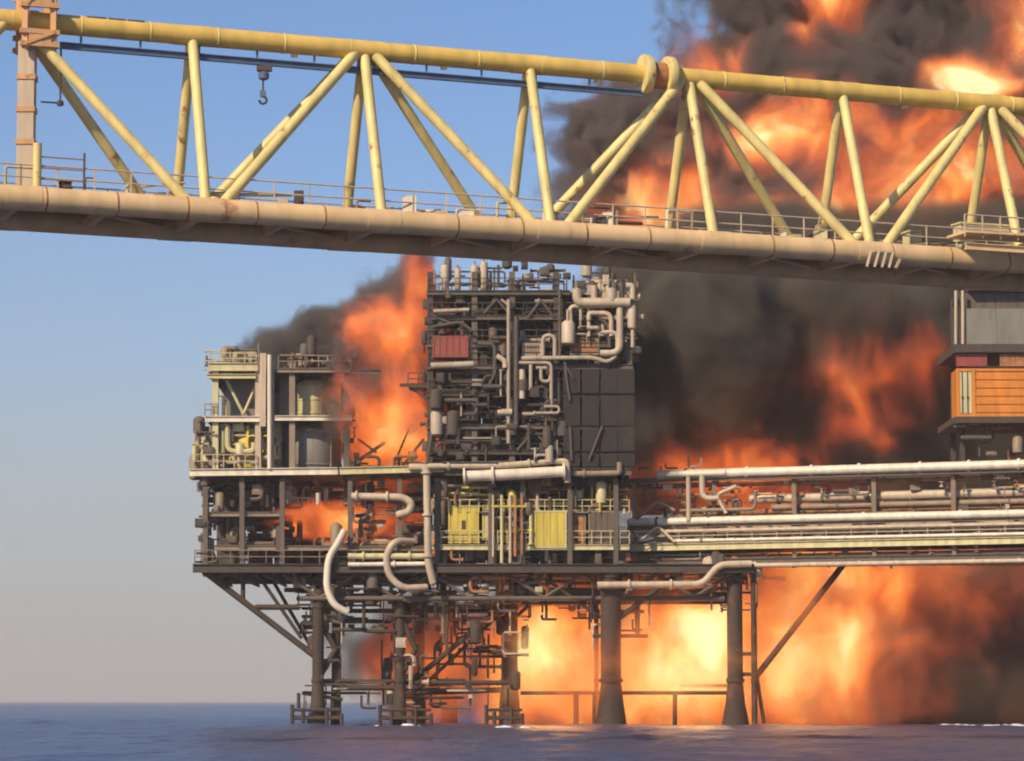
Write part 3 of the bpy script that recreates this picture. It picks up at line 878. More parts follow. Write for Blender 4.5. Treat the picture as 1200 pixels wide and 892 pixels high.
# ---- central process tower
tw = thing('process_tower', 'tall blackened open-frame process tower at the centre of the platform', 'tower', Q(620, 548, 8))
for x in (504, 556, 600, 652, 700, 738):
    for d in (0.4, 9, 18):
        ytop = 318 if x < 690 else 330
        beam(tw, Q(x, 550, d), Q(x, ytop, d), 0.5, 'soot' if (d > 1 or x in (504, 652)) else 'dark', 'column')
LEV = [(343, 'smoked_steel'), (372, 'dark'), (404, 'dark'), (430, 'dark'), (462, 'soot'), (500, 'dark'), (530, 'soot')]
for y, mm in LEV:
    deck_slab(tw, 502, 742 if y > 340 else 665, y, 0.5, 18, 0.2, 'soot', 7)
    beam(tw, Q(500, y, 0.1), Q(742 if y > 345 else 668, y, 0.1), 0.32, mm, 'beam', 0.42)
    beam(tw, Q(500, y, 18.4), Q(742, y, 18.4), 0.32, 'dark', 'beam', 0.42)
    for x in range(506, 740, 33):
        beam(tw, Q(x, y + 3.2, 0.5), Q(x, y + 3.2, 18), 0.22, 'soot', 'floor_beam', 0.3)
    railing(tw, Q(502, y - 3, 0.0), Q(740 if y > 345 else 664, y - 3, 0.0), 1.05, 1.2, 0.04, 'smoked_steel')
g = random.Random(5)
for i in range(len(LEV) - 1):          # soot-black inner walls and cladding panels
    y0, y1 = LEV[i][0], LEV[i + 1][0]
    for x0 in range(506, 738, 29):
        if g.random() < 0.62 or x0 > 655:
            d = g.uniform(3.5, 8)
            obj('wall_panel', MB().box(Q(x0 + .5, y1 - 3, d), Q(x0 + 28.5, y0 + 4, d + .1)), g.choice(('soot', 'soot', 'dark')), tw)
for x0 in (660, 682, 704, 724):        # near-black panels added to stand for dense smoke over the right half
    for (y0, y1) in ((432, 462), (464, 500), (502, 530), (532, 548)):
        obj('smoke_panel', MB().box(Q(x0, y1 - 1, -0.32 + .05 * (x0 % 3)), Q(x0 + 19.5, y0 + 1, -0.22 + .05 * (x0 % 3))), 'smoke_black', tw)
# K-braces under the top deck
for xc, y0, y1, hw in ((582, 351, 368, 15), (634, 352, 372, 15), (582, 436, 460, 14), (678, 352, 370, 12), (528, 505, 530, 20), (626, 505, 528, 20)):
    for sx in (-1, 1):
        obj('brace', MB().tube([Q(xc, y0, -0.1), Q(xc + sx * hw, y1, -0.1)], 0.13, 7), 'smoked_steel', tw, 50)
# explicit pale runs seen on the tower front
for pts, r, mm in [
    ([(596, 352), (596, 520)], .17, 'smoked'), ([(605, 372), (605, 500)], .22, 'smoked_steel'), ([(587, 352), (596, 358), (596, 380)], .12, 'smoked'),
    ([(611, 421), (696, 420), (712, 426), (722, 418)], .2, 'smoked'), ([(612, 434), (612, 468)], .26, 'pale'), ([(622, 428), (622, 458)], .17, 'smoked'),
    ([(608, 426), (646, 426), (646, 486), (612, 486)], .16, 'smoked'), ([(636, 418), (636, 394), (650, 394), (650, 418)], .18, 'smoked'), ([(634, 430), (634, 448), (645, 448), (645, 432), (628, 432)], .16, 'smoked'),
    ([(583, 484), (600, 484)], .3, 'pale'), ([(582, 418), (592, 424), (592, 432)], .24, 'pale'), ([(505, 430), (555, 428)], .3, 'smoked'), ([(565, 454), (588, 454)], .2, 'smoked_steel'),
    ([(508, 366), (550, 364)], .18, 'smoked'), ([(508, 384), (540, 378), (552, 388)], .15, 'smoked_steel'), ([(508, 372), (530, 380)], .12, 'smoked_steel'),
    ([(676, 340), (676, 356), (738, 356)], .42, 'smoked'), ([(668, 372), (668, 360), (690, 360), (742, 359)], .2, 'smoked'), ([(726, 362), (726, 415), (703, 415)], .3, 'smoked'), ([(741, 358), (741, 408)], .16, 'smoked'),
    ([(733, 336), (741, 336), (741, 356)], .26, 'smoked'), ([(696, 336), (696, 354)], .28, 'pale'), ([(712, 334), (712, 352)], .2, 'smoked'), ([(690, 376), (690, 368), (716, 368), (716, 395)], .22, 'smoked'),
    ([(668, 388), (668, 368)], .24, 'smoked'), ([(702, 372), (714, 384), (714, 408)], .16, 'smoked_steel'), ([(662, 425), (665, 452), (668, 470)], .12, 'smoked_steel'), ([(662, 428), (672, 444)], .1, 'smoked_steel'),
    ([(690, 540), (706, 500)], .1, 'smoked_steel'), ([(670, 540), (668, 500)], .12, 'smoked_steel'), ([(500, 545), (508, 500), (506, 466)], .14, 'smoked_steel'),
    ([(560, 404), (580, 404), (580, 440)], .18, 'smoked_steel'), ([(656, 340), (656, 420)], .14, 'smoked_steel'), ([(520, 470), (560, 470)], .2, 'smoked_steel'), ([(640, 500), (640, 470), (652, 470)], .12, 'smoked_steel')]:
    pipe(tw, [Q(x, y, -0.45 - (r - .1)) for x, y in pts], r, 'pale' if (mm == 'smoked' and pts[0][0] > 660) else mm)
# gallery jutting out to the left
deck_slab(tw, 478, 502, 452, 0.5, 4.5, 0.2, 'soot', 2)
obj('bracket', MB().bar(Q(480, 453, 1), Q(503, 468, 1), 0.2), 'soot', tw)
obj('jib', MB().bar(Q(468, 450, 1), Q(505, 450, 1), 0.26), 'soot', tw)
railing(tw, Q(478, 450, 0.5), Q(502, 450, 0.5), 1.0, 0.8, 0.05, 'soot')
clutter(tw, 506, 348, 600, 428, -0.2, 3, 60, 51, ('dark', 'smoked_steel', 'soot', 'soot'), rr=(.06, .18))
clutter(tw, 506, 434, 600, 545, -0.2, 3, 110, 52, ('soot', 'soot', 'smoked_steel', 'dark'), rr=(.06, .2))
clutter(tw, 600, 350, 745, 425, -0.2, 3, 80, 53, ('dark', 'smoked_steel', 'soot', 'soot', 'smoked'), rr=(.06, .18))
clutter(tw, 600, 428, 660, 540, -0.2, 3, 60, 54, ('soot', 'smoked_steel', 'soot'), rr=(.06, .16))
clutter(tw, 660, 430, 740, 545, 0.0, 0.8, 22, 55, ('smoke_black', 'soot'), rr=(.06, .12), boxes=.15)
clutter(tw, 506, 345, 740, 545, 9, 17, 70, 56, ('soot', 'dark'), rr=(.1, .3))
clutter(tw, 572, 318, 745, 341, 0.2, 5, 46, 57, ('smoked_steel', 'dark', 'smoked', 'soot'), rr=(.05, .14))
clutter(tw, 662, 330, 748, 420, -0.9, 0, 34, 58, ('pale', 'smoked', 'pale', 'smoked_steel'), rr=(.07, .2), boxes=.3)
clutter(tw, 494, 350, 512, 548, -0.3, 3, 30, 59, ('soot', 'dark', 'smoked_steel'), rr=(.05, .14))
clutter(tw, 506, 310, 664, 341, 0.3, 6, 44, 60, ('smoked_steel', 'smoked', 'soot', 'dark'), rr=(.05, .12), boxes=.3)
clutter(tw, 506, 436, 655, 545, -0.9, -0.2, 46, 63, ('soot', 'smoked', 'soot', 'soot'), rr=(.05, .16), boxes=.35)
# bottles and vents on the tower roof
for i, (px, y0, r) in enumerate(((521, 309, .34), (536, 313, .26), (556, 309, .32), (567, 305, .3))):
    p = Q(px, 340, 0.7); h = Q(px, y0, 0.7).z - p.z
    t = thing('gas_bottle', ('leftmost', 'second', 'third', 'tallest rightmost')[i] + ' of four pale upright vessels on the tower roof', 'vessel', p)
    obj('shell', MB()._lathe(p, [(r * .8, 0), (r * 1.1, .12), (r * 1.1, h * .9), (r * .95, h * .97), (r * .4, h)], 12, Vector((0, 0, 1))), 'pale', t, 40)
    obj('valve', MB().tube([p + Hz * h, p + Hz * (h + .3)], .09, 7), 'steel', t, 50)
    obj('band', MB()._lathe(p + Hz * h * .5, [(r, 0), (r * 1.06, .02), (r * 1.06, .14), (r, .16)], 12, Vector((0, 0, 1))), 'steel', t, 40)
framed_box('machine_skid', 'red painted machine skid on the left side of the tower', 'machine', 507, 394, 549, 419, -0.2, 2.5, 'red', 'red', 5)
framed_box('machine_skid', 'beige ducted unit at the upper right corner of the tower', 'machine', 690, 333, 740, 351, -0.2, 2.4, 'pale', 'pale', 4)
framed_box('machine_skid', 'brown cabinet below the beige ducted unit on the tower', 'machine', 668, 396, 702, 416, 0.0, 2.0, 'rust', 'steel', 4)
framed_box('machine_skid', 'small grey slatted unit beside the tall pale pipe on the tower', 'machine', 612, 402, 634, 418, 0.0, 1.4, 'steel', 'pale', 4)

# ---- pipe rack going right, coming towards the viewer
RY0, RX0, RX1 = 268.0, 735, 1330


def RK(px, z, dv=0.0):
    """point over photo column px on the rack's near side at height z, moved dv across the rack"""
    Y = RY0 - (px - RX0) * 0.028 + dv
    p = P(px, 446, Y)
    return Vector((p.x, Y, z))


def zr(py, px=800):
    return P(px, py, RY0 - (px - RX0) * 0.028).z


rk = thing('pipe_rack', 'long steel rack of pipe shelves running right from the tower above the fire', 'pipe rack', RK(760, zr(662)))
Z1, Z2, Z3, Z4 = zr(556), zr(611), zr(641), zr(664)
for dv in (0, 7):
    for z, wd, hh, mm in ((Z3, .4, .6, 'cream'), (Z2 - .35, .3, .4, 'dark'), (Z4 + .35, .35, .5, 'dark'), (Z1 - .45, .3, .4, 'dark')):
        beam(rk, RK(RX0, z, dv), RK(RX1, z, dv), wd, mm if dv == 0 else 'dark', 'beam', hh)
x = RX0 + 8
i = 0
while x < RX1:
    for dv in (0.35, 6.65):
        beam(rk, RK(x, Z4, dv), RK(x, Z1 - .6, dv), 0.36, 'steel', 'post')
    for z in (Z4 + .35, Z3, Z2 - .35, Z1 - .45):
        beam(rk, RK(x + 4, z - .02, .3), RK(x + 4, z - .02, 6.7), 0.26, 'dark', 'crossbeam', 0.36)
    if i % 2 == 0:
        obj('brace', MB().tube([RK(x, Z3 + .3, .2), RK(x + 93, Z2 - .5, .2)], .1, 7), 'steel', rk, 50)
    x += 93; i += 1
# grating and trays on shelf levels
for k in range(14):
    xa, xb = RX0 + 6 + k * 42, RX0 + 6 + k * 42 + 41
    for z, dv0, dv1, mm in ((Z3 + .34, .4, 6.6, 'steel'), (Z4 + .05, .4, 6.6, 'dark')):
        q = [RK(xa, z, dv0), RK(xb, z, dv0), RK(xb, z, dv1), RK(xa, z, dv1)]
        obj('grating', MB().add(q + [v + Hz * .07 for v in q], [(3, 2, 1, 0), (4, 5, 6, 7), (0, 1, 5, 4), (1, 2, 6, 5), (2, 3, 7, 6), (3, 0, 4, 7)]), mm, rk)
railing(rk, RK(RX0 + 4, Z3 + .4, -.1), RK(RX1, Z3 + .4, -.1), 1.1, 2.2, 0.045, 'pale')
clutter_parent = rk
g = random.Random(77)
for _ in range(150):      # clamps, valves and short branches along the shelves
    px = g.uniform(740, 1200)
    z = g.choice((Z4 + .5, Z3 + .5, Z3 + .9, Z2 + .1, Z1 - 1.2, Z1 - 2.0)) + g.uniform(-.2, .3)
    dv = g.uniform(-.1, 1.0)
    mm = g.choice(('dark', 'steel', 'pale', 'rust'))
    if g.random() < .4:
        a = RK(px, z, dv)
        obj('valve', MB()._lathe(a, [(.08, 0), (.2, .03), (.2, .12), (.07, .16), (.07, .4), (.24, .42), (.24, .48)], 8, Vector((0, 0, 1))), mm, rk, 40)
    elif g.random() < .35:
        a = RK(px, z, dv); obj('junction_box', MB().box(a, a + Vector((g.uniform(.3, .9), .4, g.uniform(.25, .6)))), mm, rk)
    else:
        L = g.uniform(8, 45)
        pipe(rk, [RK(px, z, dv), RK(px + L, z, dv), RK(px + L, z + g.uniform(-.9, .9), dv)], g.uniform(.05, .13), mm, n=7)
# long pipes lying in the rack: each a thing of its own
LP = [('topmost long cream pipe running along the top of the pipe rack', 772, Z1, -.1, .40, 'white'),
      ('long cream pipe at mid height along the front of the pipe rack', 738, Z2, -.1, .34, 'white'),
      ('thin brown pipe just under and behind the topmost rack pipe', 790, Z1 - .9, 1.4, .2, 'rust'),
      ('brown pipe on the upper shelf of the rack right above the mid pipe', 812, Z2 + .75, 1.6, .26, 'rust'),
      ('segmented pale pipe just under the mid-height cream pipe of the rack', 800, Z2 - 1.0, .5, .22, 'pale'),
      ('thin pale pipe on the middle shelf of the rack above the walkway rail', 745, Z3 + 1.35, -.15, .13, 'pale'),
      ('thick tan pipe lying on the walkway shelf of the rack', 800, Z3 + .8, 1.7, .32, 'pale'),
      ('lowest pale pipe slung under the rack just above the fire', 846, Z4 - .02, -.25, .2, 'pale'),
      ('dark pipe on the lowest rack shelf', 760, Z4 + .75, .9, .24, 'dark'),
      ('wide tan pipe filling the upper gap of the rack behind its posts', 880, Z1 - 2.2, 1.6, .42, 'pale'),
      ('second tan pipe below the wide tan pipe in the upper rack gap', 905, Z1 - 3.0, 1.2, .26, 'steel'),
      ('pale pipe lying directly above the cream walkway beam of the rack', 790, Z3 + .52, -.2, .15, 'white'),
      ('tan pipe at the back of the middle rack shelf', 770, Z2 - .45, 2.4, .34, 'pale')]
for lab, x0, z, dv, r, mm in LP:
    t = thing('long_pipe', lab, 'pipe', RK(x0, z, dv))
    obj('pipe_run', MB().tube([RK(x0, z, dv), RK(RX1, z, dv)], r, 12), mm, t, 50)
    obj('end_cap', MB()._lathe(RK(x0, z, dv), [(r * .5, -.25), (r * .9, -.15), (r * 1.02, 0), (r * 1.02, .05)], 12, (RK(x0 + 50, z, dv) - RK(x0, z, dv)).normalized()), mm, t, 40)
    step = 60 if r > .3 else 42
    x = x0 + 30
    while x < RX1:
        d = (RK(x + 10, z, dv) - RK(x, z, dv)).normalized()
        obj('flange', MB()._lathe(RK(x, z, dv), [(r, -.02), (r * 1.35, 0), (r * 1.35, .22), (r, .24)], 12, d), mm if rnd.random() < .5 else 'dark', t, 40)
        x += step * rnd.uniform(.8, 1.3)
# head of the rack next to the tower
rh = thing('rack_manifold', 'cluster of pale valves and bent pipes at the left head of the pipe rack', 'manifold', RK(790, Z2))
for pts, r, mm in [([(806, Z1), (806, Z2)], .22, 'pale'), ([(822, Z1 - .1), (822, Z1 - 2.2), (842, Z1 - 2.2)], .26, 'pale'), ([(776, Z1), (850, Z1)], .3, 'white'),
                   ([(850, Z2 + .6), (838, Z2 + 2.2), (862, Z2 + 2.9)], .18, 'pale'), ([(796, Z2 + .9), (884, Z2 + .9), (884, Z2 + 2.4)], .16, 'steel'),
                   ([(745, Z2 + .3), (770, Z2 + 1.8), (790, Z2 + .9)], .16, 'steel'), ([(748, Z3 + .5), (770, Z2 - .4), (790, Z3 + .4)], .14, 'pale')]:
    pipe(rh, [RK(x, z, -.5) for x, z in pts], r, mm)
g = random.Random(78)
for _ in range(46):
    px = g.uniform(738, 880); z = g.uniform(Z2 + .3, Z1 + (1.0 if px < 830 else -.4)); dv = g.uniform(-.4, 1.5); mm = g.choice(('dark', 'steel', 'pale', 'soot'))
    L = g.uniform(-18, 18)
    pipe(rh, [RK(px, z, dv), RK(px + L, z, dv), RK(px + L, z + g.uniform(-1.2, 1.2), dv)], g.uniform(.06, .16), mm, n=7)
for _ in range(24):
    px = g.uniform(738, 800); z = g.uniform(Z3 + .4, Z2); dv = g.uniform(-.3, 1.0)
    a = RK(px, z, dv); obj('valve_box', MB().box(a, a + Vector((g.uniform(.2, .8), .4, g.uniform(.2, .7)))), g.choice(('dark', 'steel', 'pale')), rh)

# ---- quarters block and orange container at the far right
qx0, qx1, qy = 1104, 1330, -6.0
qb = thing('quarters_block', 'grey clad quarters block with dark ledges at the right edge', 'building', Q(1200, 540, qy + 5))
for y, hh, mm, qa in ((348, .55, 'soot', 1122), (418, .7, 'soot', 1106), (500, .5, 'soot', 1106)):
    deck_slab(qb, qa, qx1, y, qy - .4, qy + 10, hh, mm, 5, 'ledge')
for k in range(6):
    x = 1120 + k * 35
    obj('wall_panel', MB().box(Q(x + .5, 414, qy), Q(x + 34.5, 372, qy + .25)), 'panel', qb)
    obj('wall_panel', MB().box(Q(x + .5, 371, qy + .6), Q(x + 34.5, 353, qy + .8)), 'dark', qb)
for x in (1108, 1116):
    obj('downpipe', MB().tube([Q(x, 415, qy - .2), Q(x, 352, qy - .2)], .14, 8), 'pale', qb, 50)
for k in range(4):
    x = 1108 + k * 50
    obj('red_panel', MB().box(Q(x + 1, 438, qy), Q(x + (36 if k == 0 else 48), 424, qy + .2)), 'red' if k == 0 else 'rust', qb)
for x in (1124, 1215, 1270, 1325):
    for d in (3.5, 9):
        beam(qb, Q(x, 548, qy + d + .6), Q(x, 345, qy + d + .6), 0.42, 'soot', 'column')
clutter(qb, 1108, 504, 1300, 545, qy + .2, qy + 3, 24, 61, ('dark', 'rust', 'steel', 'soot'))
clutter(qb, 1110, 338, 1300, 346, qy + .2, qy + 3, 14, 62, ('dark', 'soot'))
a, b = Q(1109, 496, qy - .2), Q(1260, 441, qy + 3)
ct = thing('cargo_container', 'orange ribbed cargo container in front of the quarters block at right', 'container', Vector(((a.x + b.x) / 2, (a.y + b.y) / 2, a.z)))
obj('body', MB().box((a.x + .05, a.y + .1, a.z + .05), (b.x - .05, b.y, b.z - .05)), 'orange', ct)
for z in (a.z, b.z - .22):
    obj('frame_rail', MB().box((a.x + .27, a.y, z), (b.x, a.y + .15, z + .22)), 'orange', ct)
for x in (a.x, a.x + 1.35):
    obj('corner_post', MB().box((x, a.y - .02, a.z), (x + .25, a.y + .16, b.z)), 'orange', ct)
nr = 5
for k in range(nr):
    z = a.z + .3 + (b.z - a.z - .6) * k / nr
    obj('rib', MB().prof((a.x + 1.65, a.y + .1, z + .25), (b.x - .1, a.y + .1, z + .25), [(-.09, -.17), (.0, -.3), (.0, .3), (-.09, .17)]) if False else
        MB().box((a.x + 1.65, a.y + .02, z + .06), (b.x - .1, a.y + .12, z + .06 + (b.z - a.z - .6) / nr * .62)), 'orange', ct)
for dx in (.5, .95):
    obj('locking_bar', MB().tube([(a.x + dx, a.y + .0, a.z + .25), (a.x + dx, a.y + .0, b.z - .25)], .045, 6), 'soot', ct, 50)
    obj('latch', MB().box((a.x + dx - .1, a.y - .06, a.z + 1.5), (a.x + dx + .1, a.y - .01, a.z + 1.68)), 'soot', ct)
obj('end_panel', MB().box((a.x + .3, a.y + .04, a.z + .3), (a.x + 1.3, a.y + .12, b.z - .3)), 'cream', ct)


# ================================================================== fire and smoke
def volume(name, label, cat, lo, hi, blobs, heat, dens, albedo, warp=(0.10, 5.0), nz=(0.22, 1.1), edge=(0.0, 0.5), hnz=(0.25, 0.9), estr=1.0, step=0.35, ramp=None, det=3.0):
    """closed box of air holding smoke (blobs), with flame and emitted firelight glow (heat); both are soft ellipsoids broken up by turbulence.
       blobs/heat: list of (centre, radii, weight)"""
    lo, hi = Vector(lo), Vector(hi)
    o = obj(name, MB().box(lo, hi), M['soot'])
    o.data.materials.clear()
    tag(o, label, cat, kind='stuff')
    m = bpy.data.materials.new(name); m.use_nodes = True
    m.cycles.volume_step_rate = step * 10.0 / ((hi.x - lo.x + hi.y - lo.y + hi.z - lo.z) / 3)
    m.cycles.volume_sampling = 'DISTANCE'
    t = m.node_tree; N, L = t.nodes, t.links
    N.clear()
    out = N.new('ShaderNodeOutputMaterial')
    pv = N.new('ShaderNodeVolumePrincipled')
    L.new(pv.outputs[0], out.inputs['Volume'])
    geo = N.new('ShaderNodeNewGeometry')

    def vm(op, a, b=None):
        n = N.new('ShaderNodeVectorMath'); n.operation = op
        for k, v in enumerate((a, b)):
            if v is None: continue
            if hasattr(v, 'is_linked'): L.new(v, n.inputs[k])
            else: n.inputs[k].default_value = v
        return n.outputs['Value'] if op == 'LENGTH' else n.outputs[0]

    def mm(op, a, b=None, c=None):
        n = N.new('ShaderNodeMath'); n.operation = op
        for k, v in enumerate((a, b, c)):
            if v is None: continue
            if hasattr(v, 'is_linked'): L.new(v, n.inputs[k])
            else: n.inputs[k].default_value = v
        return n.outputs[0]

    def noise(vec, sc, detail, colour=False):
        n = N.new('ShaderNodeTexNoise'); n.inputs['Scale'].default_value = sc; n.inputs['Detail'].default_value = detail
        n.inputs['Roughness'].default_value = 0.64
        L.new(vec, n.inputs['Vector'])
        return n.outputs['Color'] if colour else n.outputs['Fac']
    pos = geo.outputs['Position']
    wv = vm('MULTIPLY', vm('SUBTRACT', noise(pos, warp[0], 1.0, True), (.5, .5, .5)), (warp[1] * 2,) * 3)
    pw = vm('ADD', pos, wv)

    def field(bl):
        cur = None
        for c, r, wt in bl:
            d = vm('LENGTH', vm('MULTIPLY', vm('SUBTRACT', pw, tuple(c)), tuple(1.0 / k for k in r)))
            v = mm('MULTIPLY_ADD', d, -wt, wt)
            cur = v if cur is None else mm('SMOOTH_MAX', cur, v, 0.15)
        return cur
    n2 = noise(pw, nz[0], det)
    F = mm('ADD', field(blobs), mm('MULTIPLY', mm('SUBTRACT', n2, .5), nz[1] * 2))
    mr = N.new('ShaderNodeMapRange'); mr.interpolation_type = 'SMOOTHSTEP'
    mr.inputs['From Min'].default_value = edge[0]; mr.inputs['From Max'].default_value = edge[1]
    L.new(F, mr.inputs['Value'])
    # fade to nothing just inside the box so no face cuts the smoke
    ctr = (lo + hi) / 2; hs = (hi - lo) / 2
    ab = N.new('ShaderNodeVectorMath'); ab.operation = 'ABSOLUTE'
    L.new(vm('MULTIPLY', vm('SUBTRACT', pos, tuple(ctr)), tuple(1.0 / k for k in hs)), ab.inputs[0])
    sp = N.new('ShaderNodeSeparateXYZ'); L.new(ab.outputs[0], sp.inputs[0])
    mx = mm('MAXIMUM', mm('MAXIMUM', sp.outputs[0], sp.outputs[1]), sp.outputs[2])
    fd = N.new('ShaderNodeMapRange'); fd.interpolation_type = 'SMOOTHSTEP'
    fd.inputs['From Min'].default_value = 1.0; fd.inputs['From Max'].default_value = 0.9
    L.new(mx, fd.inputs['Value'])
    D = mm('MULTIPLY', mm('MULTIPLY', mr.outputs[0], fd.outputs[0]), dens)
    L.new(D, pv.inputs['Density'])
    pv.inputs['Color'].default_value = (*albedo, 1)
    pv.inputs['Anisotropy'].default_value = 0.0
    if heat:
        n3 = noise(vm('MULTIPLY', pw, (1.0, 1.0, 0.6)), hnz[0], det + 1)
        Hh = mm('ADD', field(heat), mm('MULTIPLY', mm('SUBTRACT', n3, .5), hnz[1] * 2))
        cr_ = N.new('ShaderNodeValToRGB')
        e = cr_.color_ramp.elements
        stops = ramp or [(0.0, (0, 0, 0)), (0.18, (.05, .014, .008)), (0.36, (.25, .042, .014)), (0.55, (.64, .12, .02)), (0.74, (.9, .30, .055)), (0.9, (1.0, .58, .16)), (1.0, (1.0, .85, .42))]  # low red stops make the smoke itself emit, standing in for scattered firelight
        e[0].position, e[0].color = stops[0][0], (*stops[0][1], 1)
        e[1].position, e[1].color = stops[-1][0], (*stops[-1][1], 1)
        for p_, c_ in stops[1:-1]:
            q = e.new(p_); q.color = (*c_, 1)
        L.new(Hh, cr_.inputs[0])
        L.new(cr_.outputs[0], pv.inputs['Emission Color'])
        L.new(mm('MULTIPLY', D, estr), pv.inputs['Emission Strength'])
    o.data.materials.append(m)
    return o


def B(px, py, Y, rx, ry, rz, wt=1.0):
    """ellipsoid by photo position; radii: px across, metres in depth, px up"""
    k = Y / FPX
    return (P(px, py, Y), (rx * k, ry, rz * k), wt)


def box_of(px0, py0, px1, py1, y0, y1):
    a = P(px0, py1, y0); b = P(px1, py0, y1); c = P(px1, py0, y0); d = P(px0, py0, y0); e = P(px0, py1, y1)
    return (min(d.x, e.x), y0, a.z), (max(b.x, c.x), y1, b.z)


# great plume above and behind the tower
lo, hi = box_of(600, -220, 1420, 345, 282, 324)
volume('smoke_plume', 'towering black smoke plume lit orange by fire behind the bridge at upper right', 'smoke', lo, hi,
       [B(1060, -60, 304, 270, 17, 180, 1.4), B(1120, 150, 304, 360, 18, 190, 1.3), B(765, 185, 306, 125, 14, 105, .75), B(960, 260, 304, 280, 15, 100, 1.2)],
       [B(1138, 90, 290, 72, 14, 46, 2.1), B(835, 72, 296, 66, 16, 44, .8), B(925, 155, 294, 150, 16, 60, .95), B(775, 240, 296, 115, 16, 66, .95), B(1090, 215, 294, 220, 16, 115, .88),
        B(1205, 40, 296, 90, 16, 200, .85), B(985, -15, 294, 76, 14, 48, .8), B(945, 30, 294, 36, 12, 32, .62), B(950, 258, 292, 210, 16, 50, .8)],
       1.3, (.30, .225, .20), (0.10, 4.0), (0.18, 0.8), (0.0, 0.3), (0.25, 1.1), 1.05, 1.5, det=4.0)
# smoke hanging behind the tower and above the rack
lo, hi = box_of(640, 275, 1420, 680, 254, 314)
volume('smoke_bank', 'thick grey brown smoke bank with red fire spots above the pipe rack', 'smoke', lo, hi,
       [B(930, 450, 292, 290, 16, 250, 1.6), B(1170, 450, 292, 270, 16, 250, 1.5), B(790, 480, 290, 130, 15, 220, 1.4), B(742, 500, 269, 52, 10, 52, .4), B(835, 400, 276, 100, 15, 120, 1.0), B(1000, 380, 280, 120, 14, 90, .9), B(772, 605, 286, 70, 12, 80, .9)],
       [B(868, 550, 276, 125, 14, 54, 1.05), B(1020, 458, 276, 90, 12, 70, .62), B(975, 435, 276, 40, 10, 38, .66), B(1085, 430, 276, 46, 11, 52, .58), B(1010, 498, 276, 66, 11, 36, .58), B(920, 600, 280, 190, 12, 40, .6)],
       1.0, (.25, .21, .165), (0.12, 2.6), (0.18, 0.4), (0.0, 0.4), (0.40, 1.05), 0.9, 1.8, det=4.0, ramp=[(0.0, (0, 0, 0)), (0.18, (.05, .013, .008)), (0.36, (.28, .04, .012)), (0.6, (.76, .13, .02)), (0.85, (.97, .27, .045)), (1.0, (1.0, .52, .14))])
# fire between left module and tower
lo, hi = box_of(280, 255, 550, 582, 258, 286)
volume('flame_column', 'orange flame with a dark smoke edge rising between left module and tower', 'flame', lo, hi,
       [B(460, 485, 271, 82, 9, 95, 1.2), B(468, 390, 271, 72, 8, 76, 1.1), B(425, 402, 272, 115, 8, 46, .95), B(360, 412, 274, 80, 7, 30, .75), B(492, 325, 272, 24, 6, 46, .85), B(408, 470, 264, 36, 5, 62, .32)],
       [B(456, 505, 267, 90, 12, 105, 1.05), B(462, 395, 268, 80, 11, 70, 1.0), B(494, 335, 269, 32, 8, 50, 1.0)],
       1.2, (.28, .245, .215), (0.2, 1.8), (0.36, 0.7), (0.0, 0.35), (0.45, 0.95), 0.95, 0.75, det=4.0, ramp=[(0.0, (0, 0, 0)), (0.18, (.05, .013, .008)), (0.36, (.28, .04, .012)), (0.6, (.76, .13, .02)), (0.85, (.97, .27, .045)), (1.0, (1.0, .52, .14))])
# small fire in the lower storey
lo, hi = box_of(300, 565, 510, 655, 263, 281)
volume('cellar_flame', 'small orange flame glowing in the storey below the left module', 'flame', lo, hi,
       [B(405, 609, 271, 100, 7, 26, 1.3)], [B(405, 609, 269, 115, 9, 32, 1.15)],
       1.1, (.2, .17, .15), (0.25, 1.2), (0.4, .6), (0.0, .35), (.6, .8), 0.95, 0.6, det=4.0, ramp=[(0.0, (0, 0, 0)), (0.18, (.05, .013, .008)), (0.36, (.28, .04, .012)), (0.6, (.76, .13, .02)), (0.85, (.97, .27, .045)), (1.0, (1.0, .52, .14))])
# inferno under the deck, reaching forward so its thin glow tints the front legs
lo, hi = box_of(340, 640, 1420, 862, 254, 312)
volume('inferno', 'huge yellow orange blaze filling the space between the platform legs down to the sea', 'flame', lo, hi,
       [B(740, 780, 283, 210, 25, 150, 1.2), B(950, 770, 284, 220, 25, 150, 1.3), B(1180, 765, 286, 260, 24, 160, 1.4), B(500, 765, 284, 120, 18, 90, .36)],
       [B(660, 775, 275, 150, 24, 115, 1.35), B(800, 775, 273, 190, 24, 125, 1.5), B(940, 770, 275, 170, 24, 130, 1.4), B(985, 690, 277, 180, 22, 80, 1.05), B(1130, 700, 280, 200, 18, 130, .5), B(530, 770, 276, 140, 22, 110, .6)],
       0.95, (.24, .17, .115), (0.12, 3.0), (0.16, 0.4), (0.0, 0.6), (0.26, 1.0), 1.2, 1.5, det=4.0)

# the light the flames throw on the steel round them
def fire_light(px, py, Y, watts, size):
    d = bpy.data.lights.new('fire_light', 'POINT')
    d.energy = watts; d.shadow_soft_size = size; d.color = (1.0, 0.40, 0.11)
    o = bpy.data.objects.new('fire_light', d); S.collection.objects.link(o); o.location = P(px, py, Y)


fire_light(655, 765, 266, 2200, 3.0)
fire_light(800, 765, 266, 3000, 3.5)
fire_light(940, 740, 266, 2000, 3.5)
fire_light(462, 480, 265.5, 1500, 1.2)
fire_light(405, 609, 266, 600, 0.5)
fire_light(880, 545, 267, 1100, 1.5)

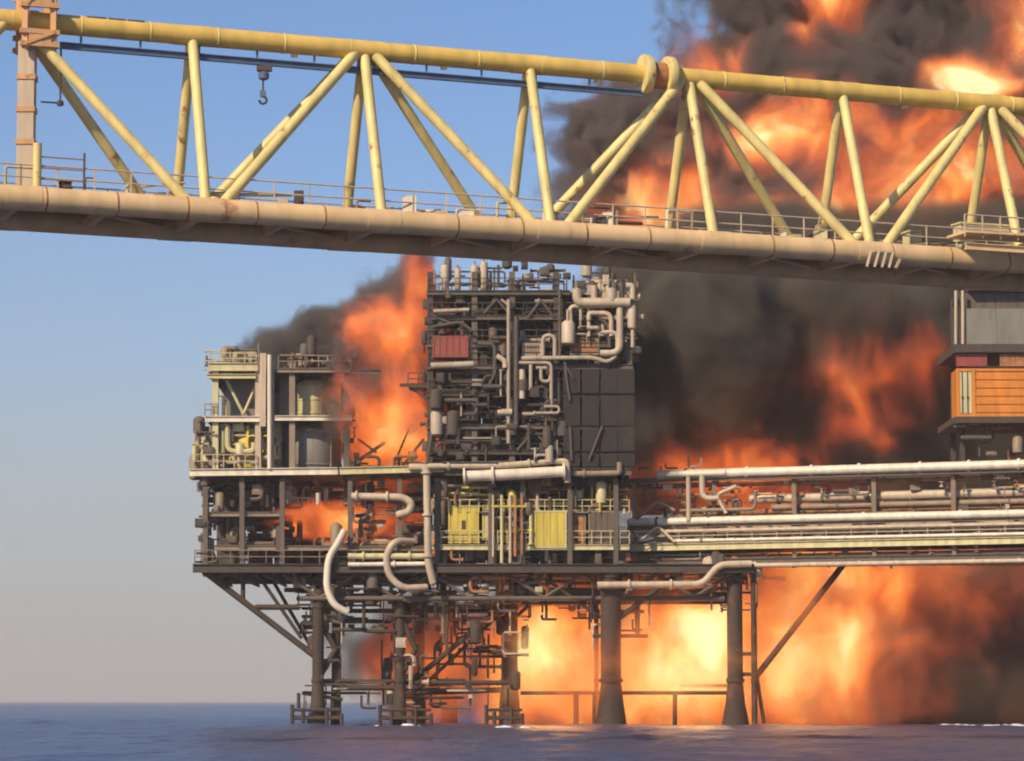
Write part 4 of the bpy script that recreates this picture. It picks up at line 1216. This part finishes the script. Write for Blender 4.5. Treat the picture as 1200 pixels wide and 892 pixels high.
# ================================================================== foam on the water
def foam(label, px0, px1, py, n, seed, dy=1.5):
    g = random.Random(seed); mb = MB()
    for _ in range(n):
        px = g.uniform(px0, px1); Y = CAMH * FPX / (py - 822 + g.uniform(-1.5, 1.5))
        c = P(px, 822, Y); r = g.uniform(.06, .22) * (2 if g.random() < .15 else 1)
        mb._lathe((c.x, c.y + g.uniform(-dy, dy), -.25), [(r * 2.2, 0), (r * 2.0, .22), (r * 1.2, .24 + r * .4), (r * .2, .24 + r * .5)], 6, Vector((g.uniform(-.2, .2), 0, 1)).normalized())
    return tag(obj('sea_foam', mb, foam_mat, None, 60), label, 'foam', kind='stuff')


foam_mat, _t, _b = mat_new('sea_foam')
_b.inputs['Roughness'].default_value = 0.8
_n = _t.nodes.new('ShaderNodeTexNoise'); _n.inputs['Scale'].default_value = 3.0
_r = _t.nodes.new('ShaderNodeValToRGB'); _r.color_ramp.elements[0].color = (.45, .45, .47, 1); _r.color_ramp.elements[1].color = (.8, .8, .8, 1)
_t.links.new(_n.outputs['Fac'], _r.inputs[0]); _t.links.new(_r.outputs[0], _b.inputs['Base Color'])
foam('streak of white foam on the water under the smoke at the far right', 1100, 1200, 850, 70, 1)
foam('small patch of white foam round the middle legs', 566, 620, 851, 14, 2)
foam('thin white foam line on the water round the second pair of legs', 440, 512, 849, 12, 3)
# ================================================================== thin sea haze round everything
hz = obj('haze', MB().box((-31000, -31000, -12.0), (31000, 31000, 64.0)), M['soot'])
hz.data.materials.clear()
hm = bpy.data.materials.new('haze'); hm.use_nodes = True
hm.node_tree.nodes.clear()
ho = hm.node_tree.nodes.new('ShaderNodeOutputMaterial'); hv = hm.node_tree.nodes.new('ShaderNodeVolumePrincipled')
hm.node_tree.links.new(hv.outputs[0], ho.inputs['Volume'])
hv.inputs['Density'].default_value = 0.0002
hv.inputs['Color'].default_value = (0.92, 0.87, 0.84, 1)
hz.data.materials.append(hm)
hm.cycles.homogeneous_volume = True
tag(hz, 'thin pale haze of smoke and salt air over the sea', 'haze', kind='stuff')

for o in list(bpy.data.objects):
    if '_w' in o: del o['_w']
